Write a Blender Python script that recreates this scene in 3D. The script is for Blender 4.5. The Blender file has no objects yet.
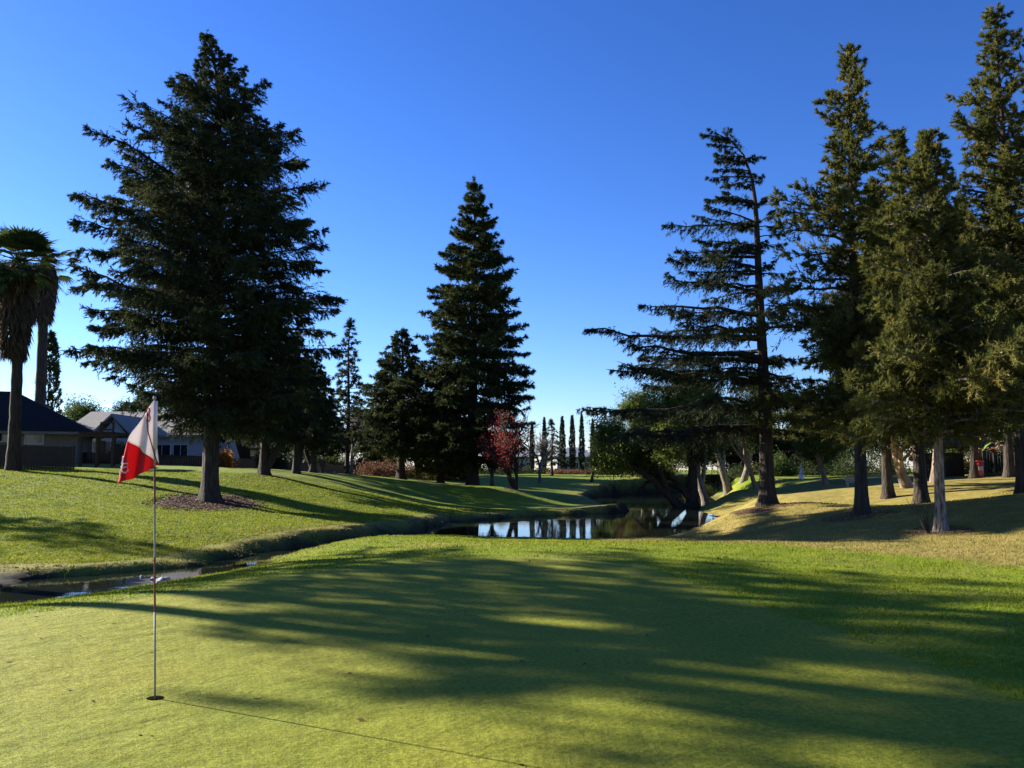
import bpy, math, random
import numpy as np
from mathutils import Vector
rng = np.random.default_rng(7)
random.seed(7)
C = bpy.context.scene
COL = C.collection

# ------------------------------------------------------------------ camera, sky, sun, exposure
F = 858.0; HZ = 470.0; EYE = 1.62
PITCH = math.atan((HZ - 384) / F)
cam = bpy.data.cameras.new('camera'); cam_ob = bpy.data.objects.new('camera', cam); COL.objects.link(cam_ob)
cam.sensor_width = 36; cam.lens = 36 * F / 1024; cam.clip_end = 6000; cam.clip_start = 0.05
cam_ob.location = (0, 0, EYE); cam_ob.rotation_euler = (math.pi / 2 + PITCH, 0, 0)
C.camera = cam_ob
SUN_AZ = (-0.885, 0.465); SUN_EL = math.radians(21)
world = bpy.data.worlds.new('World'); C.world = world; world.use_nodes = True
nt = world.node_tree
bg = nt.nodes['Background']
sky = nt.nodes.new('ShaderNodeTexSky'); sky.sky_type = 'NISHITA'; sky.sun_disc = False
sky.sun_elevation = SUN_EL
sky.sun_rotation = math.atan2(SUN_AZ[0], SUN_AZ[1])
sky.air_density = 1.0; sky.dust_density = 0.15; sky.ozone_density = 3.2; sky.altitude = 50
hs = nt.nodes.new('ShaderNodeHueSaturation'); hs.inputs['Saturation'].default_value = 1.12; hs.inputs['Hue'].default_value = 0.5
wb = nt.nodes.new('ShaderNodeMix'); wb.data_type = 'RGBA'; wb.blend_type = 'MULTIPLY'; wb.inputs[0].default_value = 1.0; wb.inputs[7].default_value = (0.86, 0.88, 1.12, 1)
nt.links.new(sky.outputs[0], wb.inputs[6]); nt.links.new(wb.outputs[2], hs.inputs['Color']); gm = nt.nodes.new('ShaderNodeGamma'); gm.inputs[1].default_value = 1.24; nt.links.new(hs.outputs[0], gm.inputs[0]); nt.links.new(gm.outputs[0], bg.inputs[0]); bg.inputs[1].default_value = 0.0415
sd = bpy.data.lights.new('sun', 'SUN'); sd.energy = 5.0; sd.angle = math.radians(0.5); sd.color = (1, 0.93, 0.80)
so = bpy.data.objects.new('sun', sd); COL.objects.link(so)
sv = Vector((SUN_AZ[0] * math.cos(SUN_EL), SUN_AZ[1] * math.cos(SUN_EL), math.sin(SUN_EL)))
so.rotation_euler = (-sv).to_track_quat('-Z', 'Y').to_euler(); so.location = (-60, 40, 60)
C.view_settings.view_transform = 'Standard'; C.view_settings.look = 'None'
C.view_settings.exposure = 1.72; C.view_settings.gamma = 1.0; C.view_settings.use_curve_mapping = False
C.render.engine = 'CYCLES'
C.cycles.max_bounces = 6; C.cycles.transparent_max_bounces = 4

# ------------------------------------------------------------------ helpers
def px(u, v, D):
    """point seen at pixel (u, v) at depth D metres north of the camera"""
    a = (u - 512) / F; b = (384 - v) / F
    y = math.cos(PITCH) - b * math.sin(PITCH); z = math.sin(PITCH) + b * math.cos(PITCH)
    return np.array([a / y * D, D, EYE + z / y * D])

def mesh_obj(name, V, faces, mat=None, parent=None, smooth=False, matidx=None, attrs=None):
    """faces: (n,3)/(n,4) int array or list of lists"""
    me = bpy.data.meshes.new(name)
    V = np.asarray(V, dtype=np.float32)
    if isinstance(faces, np.ndarray):
        n, k = faces.shape
        me.vertices.add(len(V)); me.vertices.foreach_set('co', V.ravel())
        me.loops.add(n * k); me.loops.foreach_set('vertex_index', faces.astype(np.int32).ravel())
        me.polygons.add(n); me.polygons.foreach_set('loop_start', np.arange(0, n * k, k, dtype=np.int32))
        me.polygons.foreach_set('loop_total', np.full(n, k, dtype=np.int32))
        me.update(calc_edges=True)
    else:
        me.from_pydata([tuple(p) for p in V], [], faces); me.update()
    if smooth: me.polygons.foreach_set('use_smooth', np.ones(len(me.polygons), dtype=bool))
    for m in (mat if isinstance(mat, (list, tuple)) else [mat]):
        if m: me.materials.append(m)
    if matidx is not None: me.polygons.foreach_set('material_index', np.asarray(matidx, dtype=np.int32))
    if attrs:
        for k_, a in attrs.items():
            at = me.attributes.new(k_, 'FLOAT', 'POINT'); at.data.foreach_set('value', np.asarray(a, dtype=np.float32))
    ob = bpy.data.objects.new(name, me); COL.objects.link(ob)
    if parent: ob.parent = parent
    return ob

def tag(o, label=None, cat=None, group=None, kind=None):
    if label: o['label'] = label
    if cat: o['category'] = cat
    if group: o['group'] = group
    if kind: o['kind'] = kind
    return o

def empty(name, loc, label, cat, group=None, rz=0.0, sc=1.0):
    o = bpy.data.objects.new(name, None); COL.objects.link(o); o.location = tuple(loc)
    o.rotation_euler = (0, 0, rz); o.scale = (sc, sc, sc) if not hasattr(sc, '__len__') else sc
    o.empty_display_size = 0.3
    return tag(o, label, cat, group)

def copy_tree(o, parent=None):
    c = o.copy(); COL.objects.link(c)
    if parent: c.parent = parent
    for ch in list(o.children): copy_tree(ch, c)
    return c

class MB:
    """collects boxes, prisms, tubes into one mesh"""
    def __init__(s): s.V = []; s.Fc = []; s.n = 0; s.M = []
    def add(s, V, Fc, m=0):
        V = [tuple(p) for p in V]; s.V += V
        s.Fc += [[i + s.n for i in f] for f in Fc]; s.M += [m] * len(Fc); s.n += len(V); return s
    def box(s, x0, x1, y0, y1, z0, z1, m=0, bev=0.0):
        V = [(x0,y0,z0),(x1,y0,z0),(x1,y1,z0),(x0,y1,z0),(x0,y0,z1),(x1,y0,z1),(x1,y1,z1),(x0,y1,z1)]
        return s.add(V, [[0,3,2,1],[4,5,6,7],[0,1,5,4],[1,2,6,5],[2,3,7,6],[3,0,4,7]], m)
    def bar(s, a, b, w, h=None, m=0):
        h = h or w; a = Vector(a); b = Vector(b); d = (b - a).normalized()
        up = Vector((0, 0, 1)) if abs(d.z) < 0.95 else Vector((1, 0, 0))
        x = d.cross(up).normalized() * w / 2; y = x.cross(d).normalized() * h / 2
        V = [a-x-y, a+x-y, a+x+y, a-x+y, b-x-y, b+x-y, b+x+y, b-x+y]
        return s.add(V, [[0,3,2,1],[4,5,6,7],[0,1,5,4],[1,2,6,5],[2,3,7,6],[3,0,4,7]], m)
    def tube(s, pts, rad, sides=8, m=0, cap=True):
        V, Fq = tube(pts, rad, sides); Fq = [list(f) for f in Fq]
        if cap:
            Fq.append(list(range(sides))[::-1]); k = len(V) - sides; Fq.append([k + i for i in range(sides)])
        return s.add(V, Fq, m)
    def build(s, name, mat, parent=None, smooth=False):
        return mesh_obj(name, s.V, s.Fc, mat, parent, smooth, s.M if isinstance(mat, (list, tuple)) else None)

def nrm(a): return a / (np.linalg.norm(a, axis=-1, keepdims=True) + 1e-9)

def tube(pts, rad, sides=8, lobes=0.0):
    pts = np.asarray(pts, float); rad = np.broadcast_to(np.asarray(rad, float), (len(pts),))
    t = np.gradient(pts, axis=0); t = nrm(t)
    ref = np.array([0.13, 1, 0.07]) if abs(t[0][2]) > 0.7 else np.array([0.05, 0.02, 1.0])
    a = nrm(np.cross(t, ref)); b = np.cross(t, a)
    th = np.linspace(0, 2 * np.pi, sides, endpoint=False)
    rr = rad[:, None] * (1 + lobes * (np.sin(3 * th + 1.3) * .5 + np.sin(5 * th) * .5))[None] if np.isscalar(lobes) else rad[:, None] * (1 + lobes[:, None] * (np.sin(3 * th + 1.3) * .5 + np.sin(5 * th) * .5)[None])
    V = pts[:, None] + (np.cos(th)[None, :, None] * a[:, None] + np.sin(th)[None, :, None] * b[:, None]) * rr[..., None]
    n = len(pts); i = np.arange(n - 1)[:, None] * sides; j = np.arange(sides)[None]; j2 = (j + 1) % sides
    Fq = np.stack([i + j, i + j2, i + sides + j2, i + sides + j], -1).reshape(-1, 4)
    return V.reshape(-1, 3), Fq

class Tubes:
    def __init__(s): s.V = []; s.F = []; s.n = 0
    def add(s, pts, rad, sides=6, lobes=0.0):
        V, Fq = tube(pts, rad, sides, lobes); s.V.append(V); s.F.append(Fq + s.n); s.n += len(V)
    def many(s, P, R, sides=3):
        """P (n,m,3) polylines, R (n,m) radii -> prisms, vectorised"""
        n, m, _ = P.shape
        t = nrm(np.gradient(P, axis=1)); ref = np.array([0.31, 0.17, 0.93])
        a = nrm(np.cross(t, ref)); b = np.cross(t, a)
        th = np.linspace(0, 2 * np.pi, sides, endpoint=False)
        V = P[:, :, None] + (np.cos(th)[None, None, :, None] * a[:, :, None] + np.sin(th)[None, None, :, None] * b[:, :, None]) * R[:, :, None, None]
        i0 = (np.arange(n) * m * sides)[:, None, None] + (np.arange(m - 1) * sides)[None, :, None]
        j = np.arange(sides)[None, None]; j2 = (j + 1) % sides
        Fq = np.stack(np.broadcast_arrays(i0 + j, i0 + j2, i0 + sides + j2, i0 + sides + j), -1).reshape(-1, 4)
        V = V.reshape(-1, 3); s.V.append(V); s.F.append(Fq + s.n); s.n += len(V)
    def get(s): return np.concatenate(s.V), np.concatenate(s.F)

# ------------------------------------------------------------------ materials
def mat(name, col, rough=0.8, col2=None, scale=5.0, bump=0.0, bscale=None, stretch=(1, 1, 1), spec=0.3, detail=6, metallic=0.0, coord='Object'):
    m = bpy.data.materials.new(name); m.use_nodes = True; n = m.node_tree; L = n.links
    p = n.nodes['Principled BSDF']; p.inputs['Base Color'].default_value = (*col, 1)
    p.inputs['Roughness'].default_value = rough; p.inputs['Metallic'].default_value = metallic
    p.inputs['Specular IOR Level'].default_value = spec
    tc = n.nodes.new('ShaderNodeTexCoord'); mp = n.nodes.new('ShaderNodeMapping'); mp.inputs['Scale'].default_value = stretch
    L.new(tc.outputs[coord], mp.inputs[0])
    if col2 is not None:
        t = n.nodes.new('ShaderNodeTexNoise'); t.inputs['Scale'].default_value = scale; t.inputs['Detail'].default_value = detail
        r = n.nodes.new('ShaderNodeValToRGB'); r.color_ramp.elements[0].color = (*col, 1); r.color_ramp.elements[1].color = (*col2, 1)
        r.color_ramp.elements[0].position = 0.35; r.color_ramp.elements[1].position = 0.65
        L.new(mp.outputs[0], t.inputs['Vector']); L.new(t.outputs[0], r.inputs[0]); L.new(r.outputs[0], p.inputs['Base Color'])
    if bump:
        t2 = n.nodes.new('ShaderNodeTexNoise'); t2.inputs['Scale'].default_value = bscale or scale; t2.inputs['Detail'].default_value = 8
        b = n.nodes.new('ShaderNodeBump'); b.inputs['Strength'].default_value = bump; b.inputs['Distance'].default_value = 0.08
        L.new(mp.outputs[0], t2.inputs['Vector']); L.new(t2.outputs[0], b.inputs['Height']); L.new(b.outputs[0], p.inputs['Normal'])
    return m

def leaf_mat(name, c1, c2, c3=None, trans=0.25, rough=0.6):
    """leaf colour varies with the per-leaf 'tint' attribute (young / old foliage)"""
    m = bpy.data.materials.new(name); m.use_nodes = True; n = m.node_tree; L = n.links
    p = n.nodes['Principled BSDF']; out = n.nodes['Material Output']
    p.inputs['Roughness'].default_value = max(rough, .75); p.inputs['Specular IOR Level'].default_value = 0.1
    a = n.nodes.new('ShaderNodeAttribute'); a.attribute_name = 'tint'
    r = n.nodes.new('ShaderNodeValToRGB'); e = r.color_ramp.elements
    e[0].color = (*c1, 1); e[1].color = (*c2, 1)
    if c3 is not None: e[1].position = 0.8; x = e.new(0.97); x.color = (*c3, 1)
    L.new(a.outputs['Fac'], r.inputs[0]); L.new(r.outputs[0], p.inputs['Base Color'])
    t = n.nodes.new('ShaderNodeBsdfTranslucent'); mx = n.nodes.new('ShaderNodeMixShader'); mx.inputs[0].default_value = trans
    L.new(r.outputs[0], t.inputs[0]); L.new(p.outputs[0], mx.inputs[1]); L.new(t.outputs[0], mx.inputs[2]); L.new(mx.outputs[0], out.inputs[0])
    return m

M = dict(
    bark=mat('bark_dark', (0.025, 0.019, 0.015), 0.95, (0.062, 0.046, 0.034), 12, 1.0, 16, (1, 1, 0.16)),
    bark_grey=mat('bark_grey', (0.045, 0.036, 0.03), 0.95, (0.30, 0.25, 0.20), 20, 1.0, 26, (1, 1, 0.2)),
    bark_pale=mat('bark_pale', (0.13, 0.09, 0.06), 0.9, (0.30, 0.22, 0.16), 3, 0.7, 8, (1, 1, 0.25)),
    twig=mat('twig_grey', (0.10, 0.08, 0.075), 0.9, (0.19, 0.155, 0.14), 3),
    deodar=leaf_mat('needles_deodar', (0.016, 0.026, 0.012), (0.05, 0.066, 0.026), (0.11, 0.11, 0.04), 0.22),
    deodar_b=leaf_mat('needles_blue', (0.018, 0.028, 0.015), (0.045, 0.06, 0.028), (0.09, 0.095, 0.045), 0.2),
    redwood=leaf_mat('needles_redwood', (0.02, 0.030, 0.010), (0.065, 0.08, 0.022), (0.11, 0.11, 0.04), 0.22),
    olive=leaf_mat('needles_olive', (0.045, 0.056, 0.014), (0.132, 0.135, 0.032), (0.24, 0.18, 0.05), 0.38),
    leafg=leaf_mat('leaf_green', (0.03, 0.055, 0.015), (0.085, 0.12, 0.03), (0.15, 0.16, 0.04), 0.35),
    leafd=leaf_mat('leaf_dark', (0.02, 0.035, 0.013), (0.055, 0.075, 0.025), (0.09, 0.09, 0.03), 0.25),
    leafred=leaf_mat('leaf_red', (0.30, 0.04, 0.045), (0.52, 0.10, 0.09), (0.5, 0.18, 0.12), 0.4),
    leafyel=leaf_mat('leaf_yellow', (0.35, 0.24, 0.03), (0.6, 0.42, 0.05), (0.65, 0.5, 0.1), 0.4),
    leaforange=leaf_mat('leaf_orange', (0.30, 0.11, 0.03), (0.5, 0.22, 0.05), (0.5, 0.3, 0.1), 0.4),
    leafbright=leaf_mat('leaf_bright', (0.12, 0.22, 0.04), (0.28, 0.42, 0.10), (0.5, 0.6, 0.3), 0.45),
    hedge=leaf_mat('leaf_brown', (0.10, 0.05, 0.035), (0.20, 0.10, 0.06), (0.26, 0.15, 0.08), 0.3),
    palm=leaf_mat('palm_green', (0.03, 0.045, 0.015), (0.08, 0.11, 0.035), (0.14, 0.15, 0.05), 0.3),
    thatch=leaf_mat('palm_thatch', (0.05, 0.033, 0.02), (0.12, 0.085, 0.05), (0.2, 0.14, 0.08), 0.2),
)

# ------------------------------------------------------------------ terrain
WATER = -0.80
ctrl = []
def g(u, v, D): ctrl.append(tuple(px(u, v, D)))
def w(x, y, z): ctrl.append((x, y, z))
for x in (-14, -8, -3, 2, 7, 13): w(x, -4, 0.0)
for x, y, z in [(-9, 3, 0), (-4, 3, 0.02), (0, 3, 0), (5, 3, 0), (10, 3, 0.1), (-6.5, 7, 0), (-3, 7.5, 0.0), (0.5, 7, 0), (4, 7, 0.0), (9, 7, 0.15),
                (-5.2, 10.5, 0.0), (-2, 11, 0.04), (2, 11.5, 0.05), (6, 11, 0.08), (10, 12, 0.25), (-3.4, 13.8, 0.05), (-1.5, 15.8, 0.1), (1.5, 17, 0.15), (4.5, 15.5, 0.15), (7.5, 15, 0.12),
                (-14, 6, -0.1), (-18, 10, -0.35), (-11, 11, -0.42), (-8.3, 14, -0.55), (-6.4, 17.3, -0.45), (-3.8, 20.0, -0.12), (-4.0, 23.8, -.22), (0, 23, -0.25), (3.5, 24.5, -0.30), (-18, 3, 0.1), (-30, 3, 0.2),
                (6.5, 22, -0.1), (9, 19, 0.1)]: w(x, y, z)
# far bank and left lawn
g(0, 568, 20); g(100, 566, 20.5); g(180, 562, 21.5); g(300, 545, 25); g(420, 525, 32); g(0, 540, 24); g(120, 535, 25.5); g(250, 530, 28)
g(0, 505, 32); g(100, 508, 32); g(210, 501, 36); g(300, 510, 37); g(400, 508, 42); g(0, 471, 43); g(90, 470, 47); g(160, 470, 49); g(265, 475, 48); g(330, 476, 55)
g(400, 479, 66); g(473, 487, 65); g(515, 489, 60); g(450, 500, 54); g(560, 501, 62)
w(4, 53, -.6); w(6.5, 57, -.6); w(0, 46.5, -.55); w(-3, 42, -.5); w(3, 49.5, -.6); w(8, 66, -.5); w(6, 74, -.3); w(13, 50, -.2); w(7, 30, -.5); w(9.5, 35, -.4); w(15.5, 60, .1); w(-40, 40, 2.0); w(-45, 20, 0.8); w(-50, 60, 2.2); w(-25, 60, 2.0)
# right side
g(700, 515, 36); g(765, 505, 32); g(860, 515, 26); g(940, 531, 20.5); g(1010, 575, 13); g(1010, 500, 24); g(1060, 490, 26); g(920, 506, 30); g(905, 485, 39)
g(830, 492, 40); g(800, 480, 60); g(705, 484, 60); g(680, 498, 50); g(600, 489, 78); g(660, 489, 72); g(560, 496, 64); g(1000, 480, 38); w(30, 10, 1.2); w(35, 30, 1.9); w(20, 3, 0.6); w(14, 3, 0.25)
g(720, 498, 47); g(742, 491, 54); g(690, 506, 42); g(620, 478, 90); g(540, 478, 88); g(700, 476, 80); g(400, 474, 90); g(850, 477, 75); g(990, 475, 60); w(60, 60, 2.0); w(60, 100, 1.6)
for x in (-90, -45, 0, 45, 90): w(x, 130, 1.1); w(x * 1.5, 180, 1.1)
CT = np.array(ctrl)
def _k(r): return r            # linear kernel: smooth enough, no overshoot
def _solve():
    n = len(CT); d = np.linalg.norm(CT[:, None, :2] - CT[None, :, :2], axis=-1)
    A = np.zeros((n + 3, n + 3)); A[:n, :n] = _k(np.sqrt(d ** 2 + 7.0)); A[:n, n] = 1; A[:n, n + 1:] = CT[:, :2]; A[n:, :n] = A[:n, n:].T
    return np.linalg.solve(A, np.concatenate([CT[:, 2], np.zeros(3)]))
WT = _solve()
CREEK = np.array([(-40, 13.0, .7), (-20, 15.6, .7), (-12.0, 17.7, .8), (-8.9, 18.4, 1.25), (-7.3, 21.4, 0.25), (-6.1, 25.8, 0.35), (-2.2, 31.0, 1.8), (1.8, 36.3, 5.2), (4.4, 41.3, 4.6), (8.0, 48, 2.0), (9.0, 54, 1.3), (10.0, 62, 3.0), (11.5, 72, 4.6), (15, 83, 3.6), (30, 95, 2.0)])
# densify the creek
cs = np.linspace(0, len(CREEK) - 1, 140); ci = np.clip(cs.astype(int), 0, len(CREEK) - 2); cf = (cs - ci)
def _cat(P, i, f):
    i0 = np.clip(i - 1, 0, len(P) - 1); i2 = i + 1; i3 = np.clip(i + 2, 0, len(P) - 1); f = f[:, None]
    return 0.5 * ((2 * P[i]) + (-P[i0] + P[i2]) * f + (2 * P[i0] - 5 * P[i] + 4 * P[i2] - P[i3]) * f ** 2 + (-P[i0] + 3 * P[i] - 3 * P[i2] + P[i3]) * f ** 3)
CR = _cat(CREEK, ci, cf)
def sstep(a, b, x): t = np.clip((x - a) / (b - a), 0, 1); return t * t * (3 - 2 * t)
def wob(x, y, s, seed=0):
    """cheap smooth pseudo-noise"""
    r = np.random.default_rng(100 + seed); o = 0
    for k in range(6):
        a = r.uniform(0, 6.28); f = r.uniform(.6, 1.9) / s; o = o + np.sin((x * math.cos(a) + y * math.sin(a)) * f * 6.28 + r.uniform(0, 6.28))
    return o / 6
def creek_d(x, y):
    sh = x.shape; x = x.ravel(); y = y.ravel(); best = np.full(x.shape, 1e9); wd = np.zeros_like(x); side = np.zeros_like(x)
    for i in range(len(CR) - 1):
        ax, ay, aw = CR[i]; bx, by, bw = CR[i + 1]; dx, dy = bx - ax, by - ay; l2 = dx * dx + dy * dy + 1e-9
        t = np.clip(((x - ax) * dx + (y - ay) * dy) / l2, 0, 1); ex = x - ax - t * dx; ey = y - ay - t * dy; d = np.hypot(ex, ey)
        m_ = d < best; best[m_] = d[m_]; wd[m_] = (aw + t * (bw - aw))[m_]; side[m_] = (dx * ey - dy * ex)[m_]
    return best.reshape(sh), wd.reshape(sh), side.reshape(sh)
P2 = (26.0, 63.5, 7.0, 5.0, 0.0)   # far pond: cx, cy, rx, ry
P2Z = float(px(800, 481.0, 60)[2])
def terrain(x, y, full=False):
    x = np.asarray(x, float); y = np.asarray(y, float); sh = x.shape; xf = x.ravel(); yf = y.ravel()
    z = np.zeros_like(xf)
    for s in range(0, len(xf), 20000):
        xx = xf[s:s + 20000]; yy = yf[s:s + 20000]; cx = np.clip(xx, -150, 150); cy = np.clip(yy, -12, 200)
        d = np.sqrt((cx[:, None] - CT[None, :, 0]) ** 2 + (cy[:, None] - CT[None, :, 1]) ** 2 + 7.0)
        z[s:s + 20000] = d @ WT[:-3] + WT[-3] + cx * WT[-2] + cy * WT[-1]
    z = z.reshape(sh)
    far = sstep(110, 170, np.hypot(x, y)); z = z * (1 - far) + 1.1 * far
    z = z + 0.02 * wob(x, y, 7, 1) * sstep(12, 20, y) + 0.045 * wob(x, y, 4.3, 2) * sstep(18, 26, y)
    d, wd, side = creek_d(x, y)
    wd = np.maximum(wd + 0.25 * wob(x, y, 3.1, 3) + 0.22 * wob(x, y, 1.1, 13) + 0.10 * wob(x, y, .45, 14), 0.05)
    left = side > 0
    bw = np.where(left, 1.3 + 0.6 * wob(x, y, 3, 4) + .4 * wob(x, y, .9, 15), np.where(y > 34, 4.5, 2.6) + .6 * wob(x, y, 1.3, 16))
    t = sstep(0, 1, np.clip((d - wd) / bw, 0, 1))
    zn = np.maximum(z, WATER + 0.12)
    zn = np.where(left & (d < wd + 8) & (y < 34), np.maximum(zn, WATER + 0.17), zn)
    dryb = sstep(-10.0, -10.9, x + .3 * wob(x, y, 1.5, 51))
    zz = (WATER - 0.35 + dryb * (0.42 + .05 * wob(x, y, 1.3, 53))) * (1 - t) + zn * t
    # far pond basin
    e = np.hypot((x - P2[0]) / P2[2], (y - P2[1]) / P2[3]); tp = sstep(0.88, 1.12, e)
    lift = sstep(1.6, 1.1, e); zl = zz + np.maximum(P2Z + 0.06 - zz, 0) * lift
    zz = (P2Z - 0.25) * (1 - tp) + zl * tp
    if full: return zz, d, wd, left, e
    return zz
def tz(x, y): return float(terrain(np.array([x]), np.array([y]))[0])
def ground(u, D):
    x = (u - 512) / F * D / (math.cos(PITCH) - 0.0)      # refined below
    for _ in range(3):
        z = tz(x, D); dy = (z - EYE) / D                 # slope of ray in the vertical plane
        b = math.tan(math.atan(dy) - PITCH); yy = math.cos(PITCH) - b * math.sin(PITCH); x = (u - 512) / F / yy * D
    return np.array([x, D, tz(x, D)])

def sgrid(lo, hi, n, c, k):
    t0 = math.asinh((lo - c) / k); t1 = math.asinh((hi - c) / k); return c + k * np.sinh(np.linspace(t0, t1, n))
gx = sgrid(-2500, 2500, 620, 0, 14); gy = sgrid(-400, 3000, 720, 18, 16)
X, Y = np.meshgrid(gx, gy); Z, cd, cw, cl, pe = terrain(X, Y, True)
nx, ny = len(gx), len(gy)
i = (np.arange(ny - 1) * nx)[:, None] + np.arange(nx - 1)[None]
FQ = np.stack([i, i + 1, i + nx + 1, i + nx], -1).reshape(-1, 4)
# what grows where: putting surface, mown fringe, dry tan rough, bare mud
gd = np.minimum.reduce([(Y - 0) * 0 + 1.0])
def seg_curve(x): return np.interp(x, [-30, -6.2, -4.6, -3.4, -1.4, 0, 2, 3.2, 4.3], [-3, 9.0, 11.0, 13.0, 14.6, 15.0, 14.0, 9.0, 2.0])
green = sstep(0.12, -0.12, Y - seg_curve(X) + 0.12 * wob(X, Y, 2, 5)) * sstep(4.3, 4.0, X)
dry_r = sstep(-0.6, 1.4, (X - np.interp(Y, [0, 8, 12, 15, 18, 21, 26, 40, 70], [18, 12.5, 9.0, 6.6, 4.8, 2.5, 2.0, 5.5, 9.5]) + 0.9 * wob(X, Y, 5, 6))) * sstep(75, 45, Y) * (1 - .2 * sstep(26, 36, Y))  # last factor greens the far slope, in place of tree shade falling there
dry_l = np.clip(sstep(5.5, 0.8, cd - cw) * 0.62 + 0.6 * sstep(0.1, 0.8, wob(X, Y, 13, 7)) * sstep(20, 26, Y) * sstep(80, 60, Y), 0, 1) * sstep(10, 13, Y)
crest = sstep(1.6, 0.2, np.abs(Y - 19.0)) * sstep(-4, -1, X) * sstep(6, 3, X) * 0.8
dry = np.clip(np.maximum.reduce([dry_r, dry_l, crest]), 0, 1) * (1 - green)
mud = np.maximum(sstep(1.2, 0.5, (cd - cw) / np.where(cl, 1.1, 1.5 + 0.9 * (Y < 30))), sstep(1.16, 1.05, pe))
def patch(x0, y0, rx, ry, sd): return sstep(1.12, 0.8, np.hypot((X - x0) / rx, (Y - y0) / ry) + 0.22 * wob(X, Y, 1.7, sd))
ct = ground(210, 36); mulch = patch(ct[0] + 0.0, ct[1] - 0.2, 1.9, 3.1, 8)
for (u_, D_, r_) in [(765, 32, 1.3), (860, 26, 1.1), (940, 20.5, 0.75), (473, 65, 2.0), (515, 60, 1.0), (265, 48, 1.2), (690, 60, 2.5)]:
    p_ = ground(u_, D_); mulch = np.maximum(mulch, patch(p_[0], p_[1], r_, r_ * 1.2, int(u_)))
lawn = M_lawn = None

def lawn_material():
    m = bpy.data.materials.new('turf'); m.use_nodes = True; n = m.node_tree; L = n.links; N = n.nodes
    p = N['Principled BSDF']; p.inputs['Roughness'].default_value = 0.85; p.inputs['Specular IOR Level'].default_value = 0.12
    
    tc = N.new('ShaderNodeTexCoord')
    def noise(s, d=5, st=(1, 1, 1), dist=0.0):
        mp = N.new('ShaderNodeMapping'); mp.inputs['Scale'].default_value = st; L.new(tc.outputs['Object'], mp.inputs[0])
        t = N.new('ShaderNodeTexNoise'); t.inputs['Scale'].default_value = s; t.inputs['Detail'].default_value = d; t.inputs['Distortion'].default_value = dist
        L.new(mp.outputs[0], t.inputs['Vector']); return t.outputs[0]
    def ramp(f, stops):
        r = N.new('ShaderNodeValToRGB'); e = r.color_ramp.elements
        e[0].position, e[0].color = stops[0][0], (*stops[0][1], 1); e[1].position, e[1].color = stops[1][0], (*stops[1][1], 1)
        for q in stops[2:]: x = e.new(q[0]); x.color = (*q[1], 1)
        L.new(f, r.inputs[0]); return r.outputs[0]
    def mix(f, a, b, mode='MIX', fv=None):
        x = N.new('ShaderNodeMix'); x.data_type = 'RGBA'; x.blend_type = mode
        if f is not None: L.new(f, x.inputs[0])
        else: x.inputs[0].default_value = fv
        L.new(a, x.inputs[6]); L.new(b, x.inputs[7]); return x.outputs[2]
    def attr(k): a = N.new('ShaderNodeAttribute'); a.attribute_name = k; return a.outputs['Fac']
    def math_(op, a, b):
        x = N.new('ShaderNodeMath'); x.operation = op; x.use_clamp = (op != 'ADD')
        for q, s in ((a, 0), (b, 1)):
            if isinstance(q, (int, float)): x.inputs[s].default_value = q
            else: L.new(q, x.inputs[s])
        return x.outputs[0]
    big = noise(0.35, 4); midn = noise(1.6, 6); fine = noise(26, 5, (1, 1, 1)); vfine = noise(90, 3)
    greenc = ramp(big, [(0.35, (0.165, 0.190, 0.016)), (0.65, (0.235, 0.228, 0.025))])
    lawnc = ramp(midn, [(0.3, (0.10, 0.16, 0.007)), (0.7, (0.20, 0.235, 0.012))])
    dryc = ramp(midn, [(0.3, (0.17, 0.155, 0.03)), (0.75, (0.34, 0.24, 0.085))])
    mudc = ramp(midn, [(0.3, (0.012, 0.010, 0.007)), (0.7, (0.034, 0.026, 0.018))])
    mulc = ramp(noise(7, 5), [(0.35, (0.05, 0.028, 0.018)), (0.65, (0.15, 0.085, 0.055))])
    # dry mask broken up by noise
    dm = attr('dry'); br = math_('MULTIPLY', math_('SUBTRACT', math_('ADD', dm, math_('MULTIPLY', noise(0.9, 6), 0.9)), 0.75), 2.0)
    c = mix(br, lawnc, dryc)
    worn = math_('MULTIPLY', math_('SUBTRACT', noise(0.55, 8, (1, 1, 1), 0.6), 0.50), 4.5)
    wornc = ramp(fine, [(0.3, (0.10, 0.095, 0.03)), (0.7, (0.26, 0.20, 0.07))])
    c = mix(math_('MULTIPLY', worn, 0.5), c, wornc)
    c = mix(attr('green'), c, greenc)
    c = mix(math_('MULTIPLY', math_('SUBTRACT', math_('ADD', attr('mulch'), noise(3, 5)), 0.85), 4.0), c, mulc)
    c = mix(attr('mud'), c, mudc)
    spk = ramp(fine, [(0.25, (0.42, 0.42, 0.42)), (0.75, (1.45, 1.45, 1.35))])
    c = mix(None, c, spk, 'MULTIPLY', 0.65)
    spk2 = ramp(vfine, [(0.3, (0.55, 0.58, 0.5)), (0.7, (1.4, 1.38, 1.3))])
    c = mix(None, c, spk2, 'MULTIPLY', 0.6)
    L.new(c, p.inputs['Base Color'])
    b1 = N.new('ShaderNodeBump'); b1.inputs['Strength'].default_value = 0.4; b1.inputs['Distance'].default_value = 0.02
    h = math_('ADD', math_('MULTIPLY', fine, 0.6), math_('MULTIPLY', vfine, 0.4)); L.new(h, b1.inputs['Height'])
    b2 = N.new('ShaderNodeBump'); b2.inputs['Strength'].default_value = 0.35; b2.inputs['Distance'].default_value = 0.12; L.new(noise(3.2, 6), b2.inputs['Height'])
    L.new(b2.outputs[0], b1.inputs['Normal']); L.new(b1.outputs[0], p.inputs['Normal'])
    return m
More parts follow.
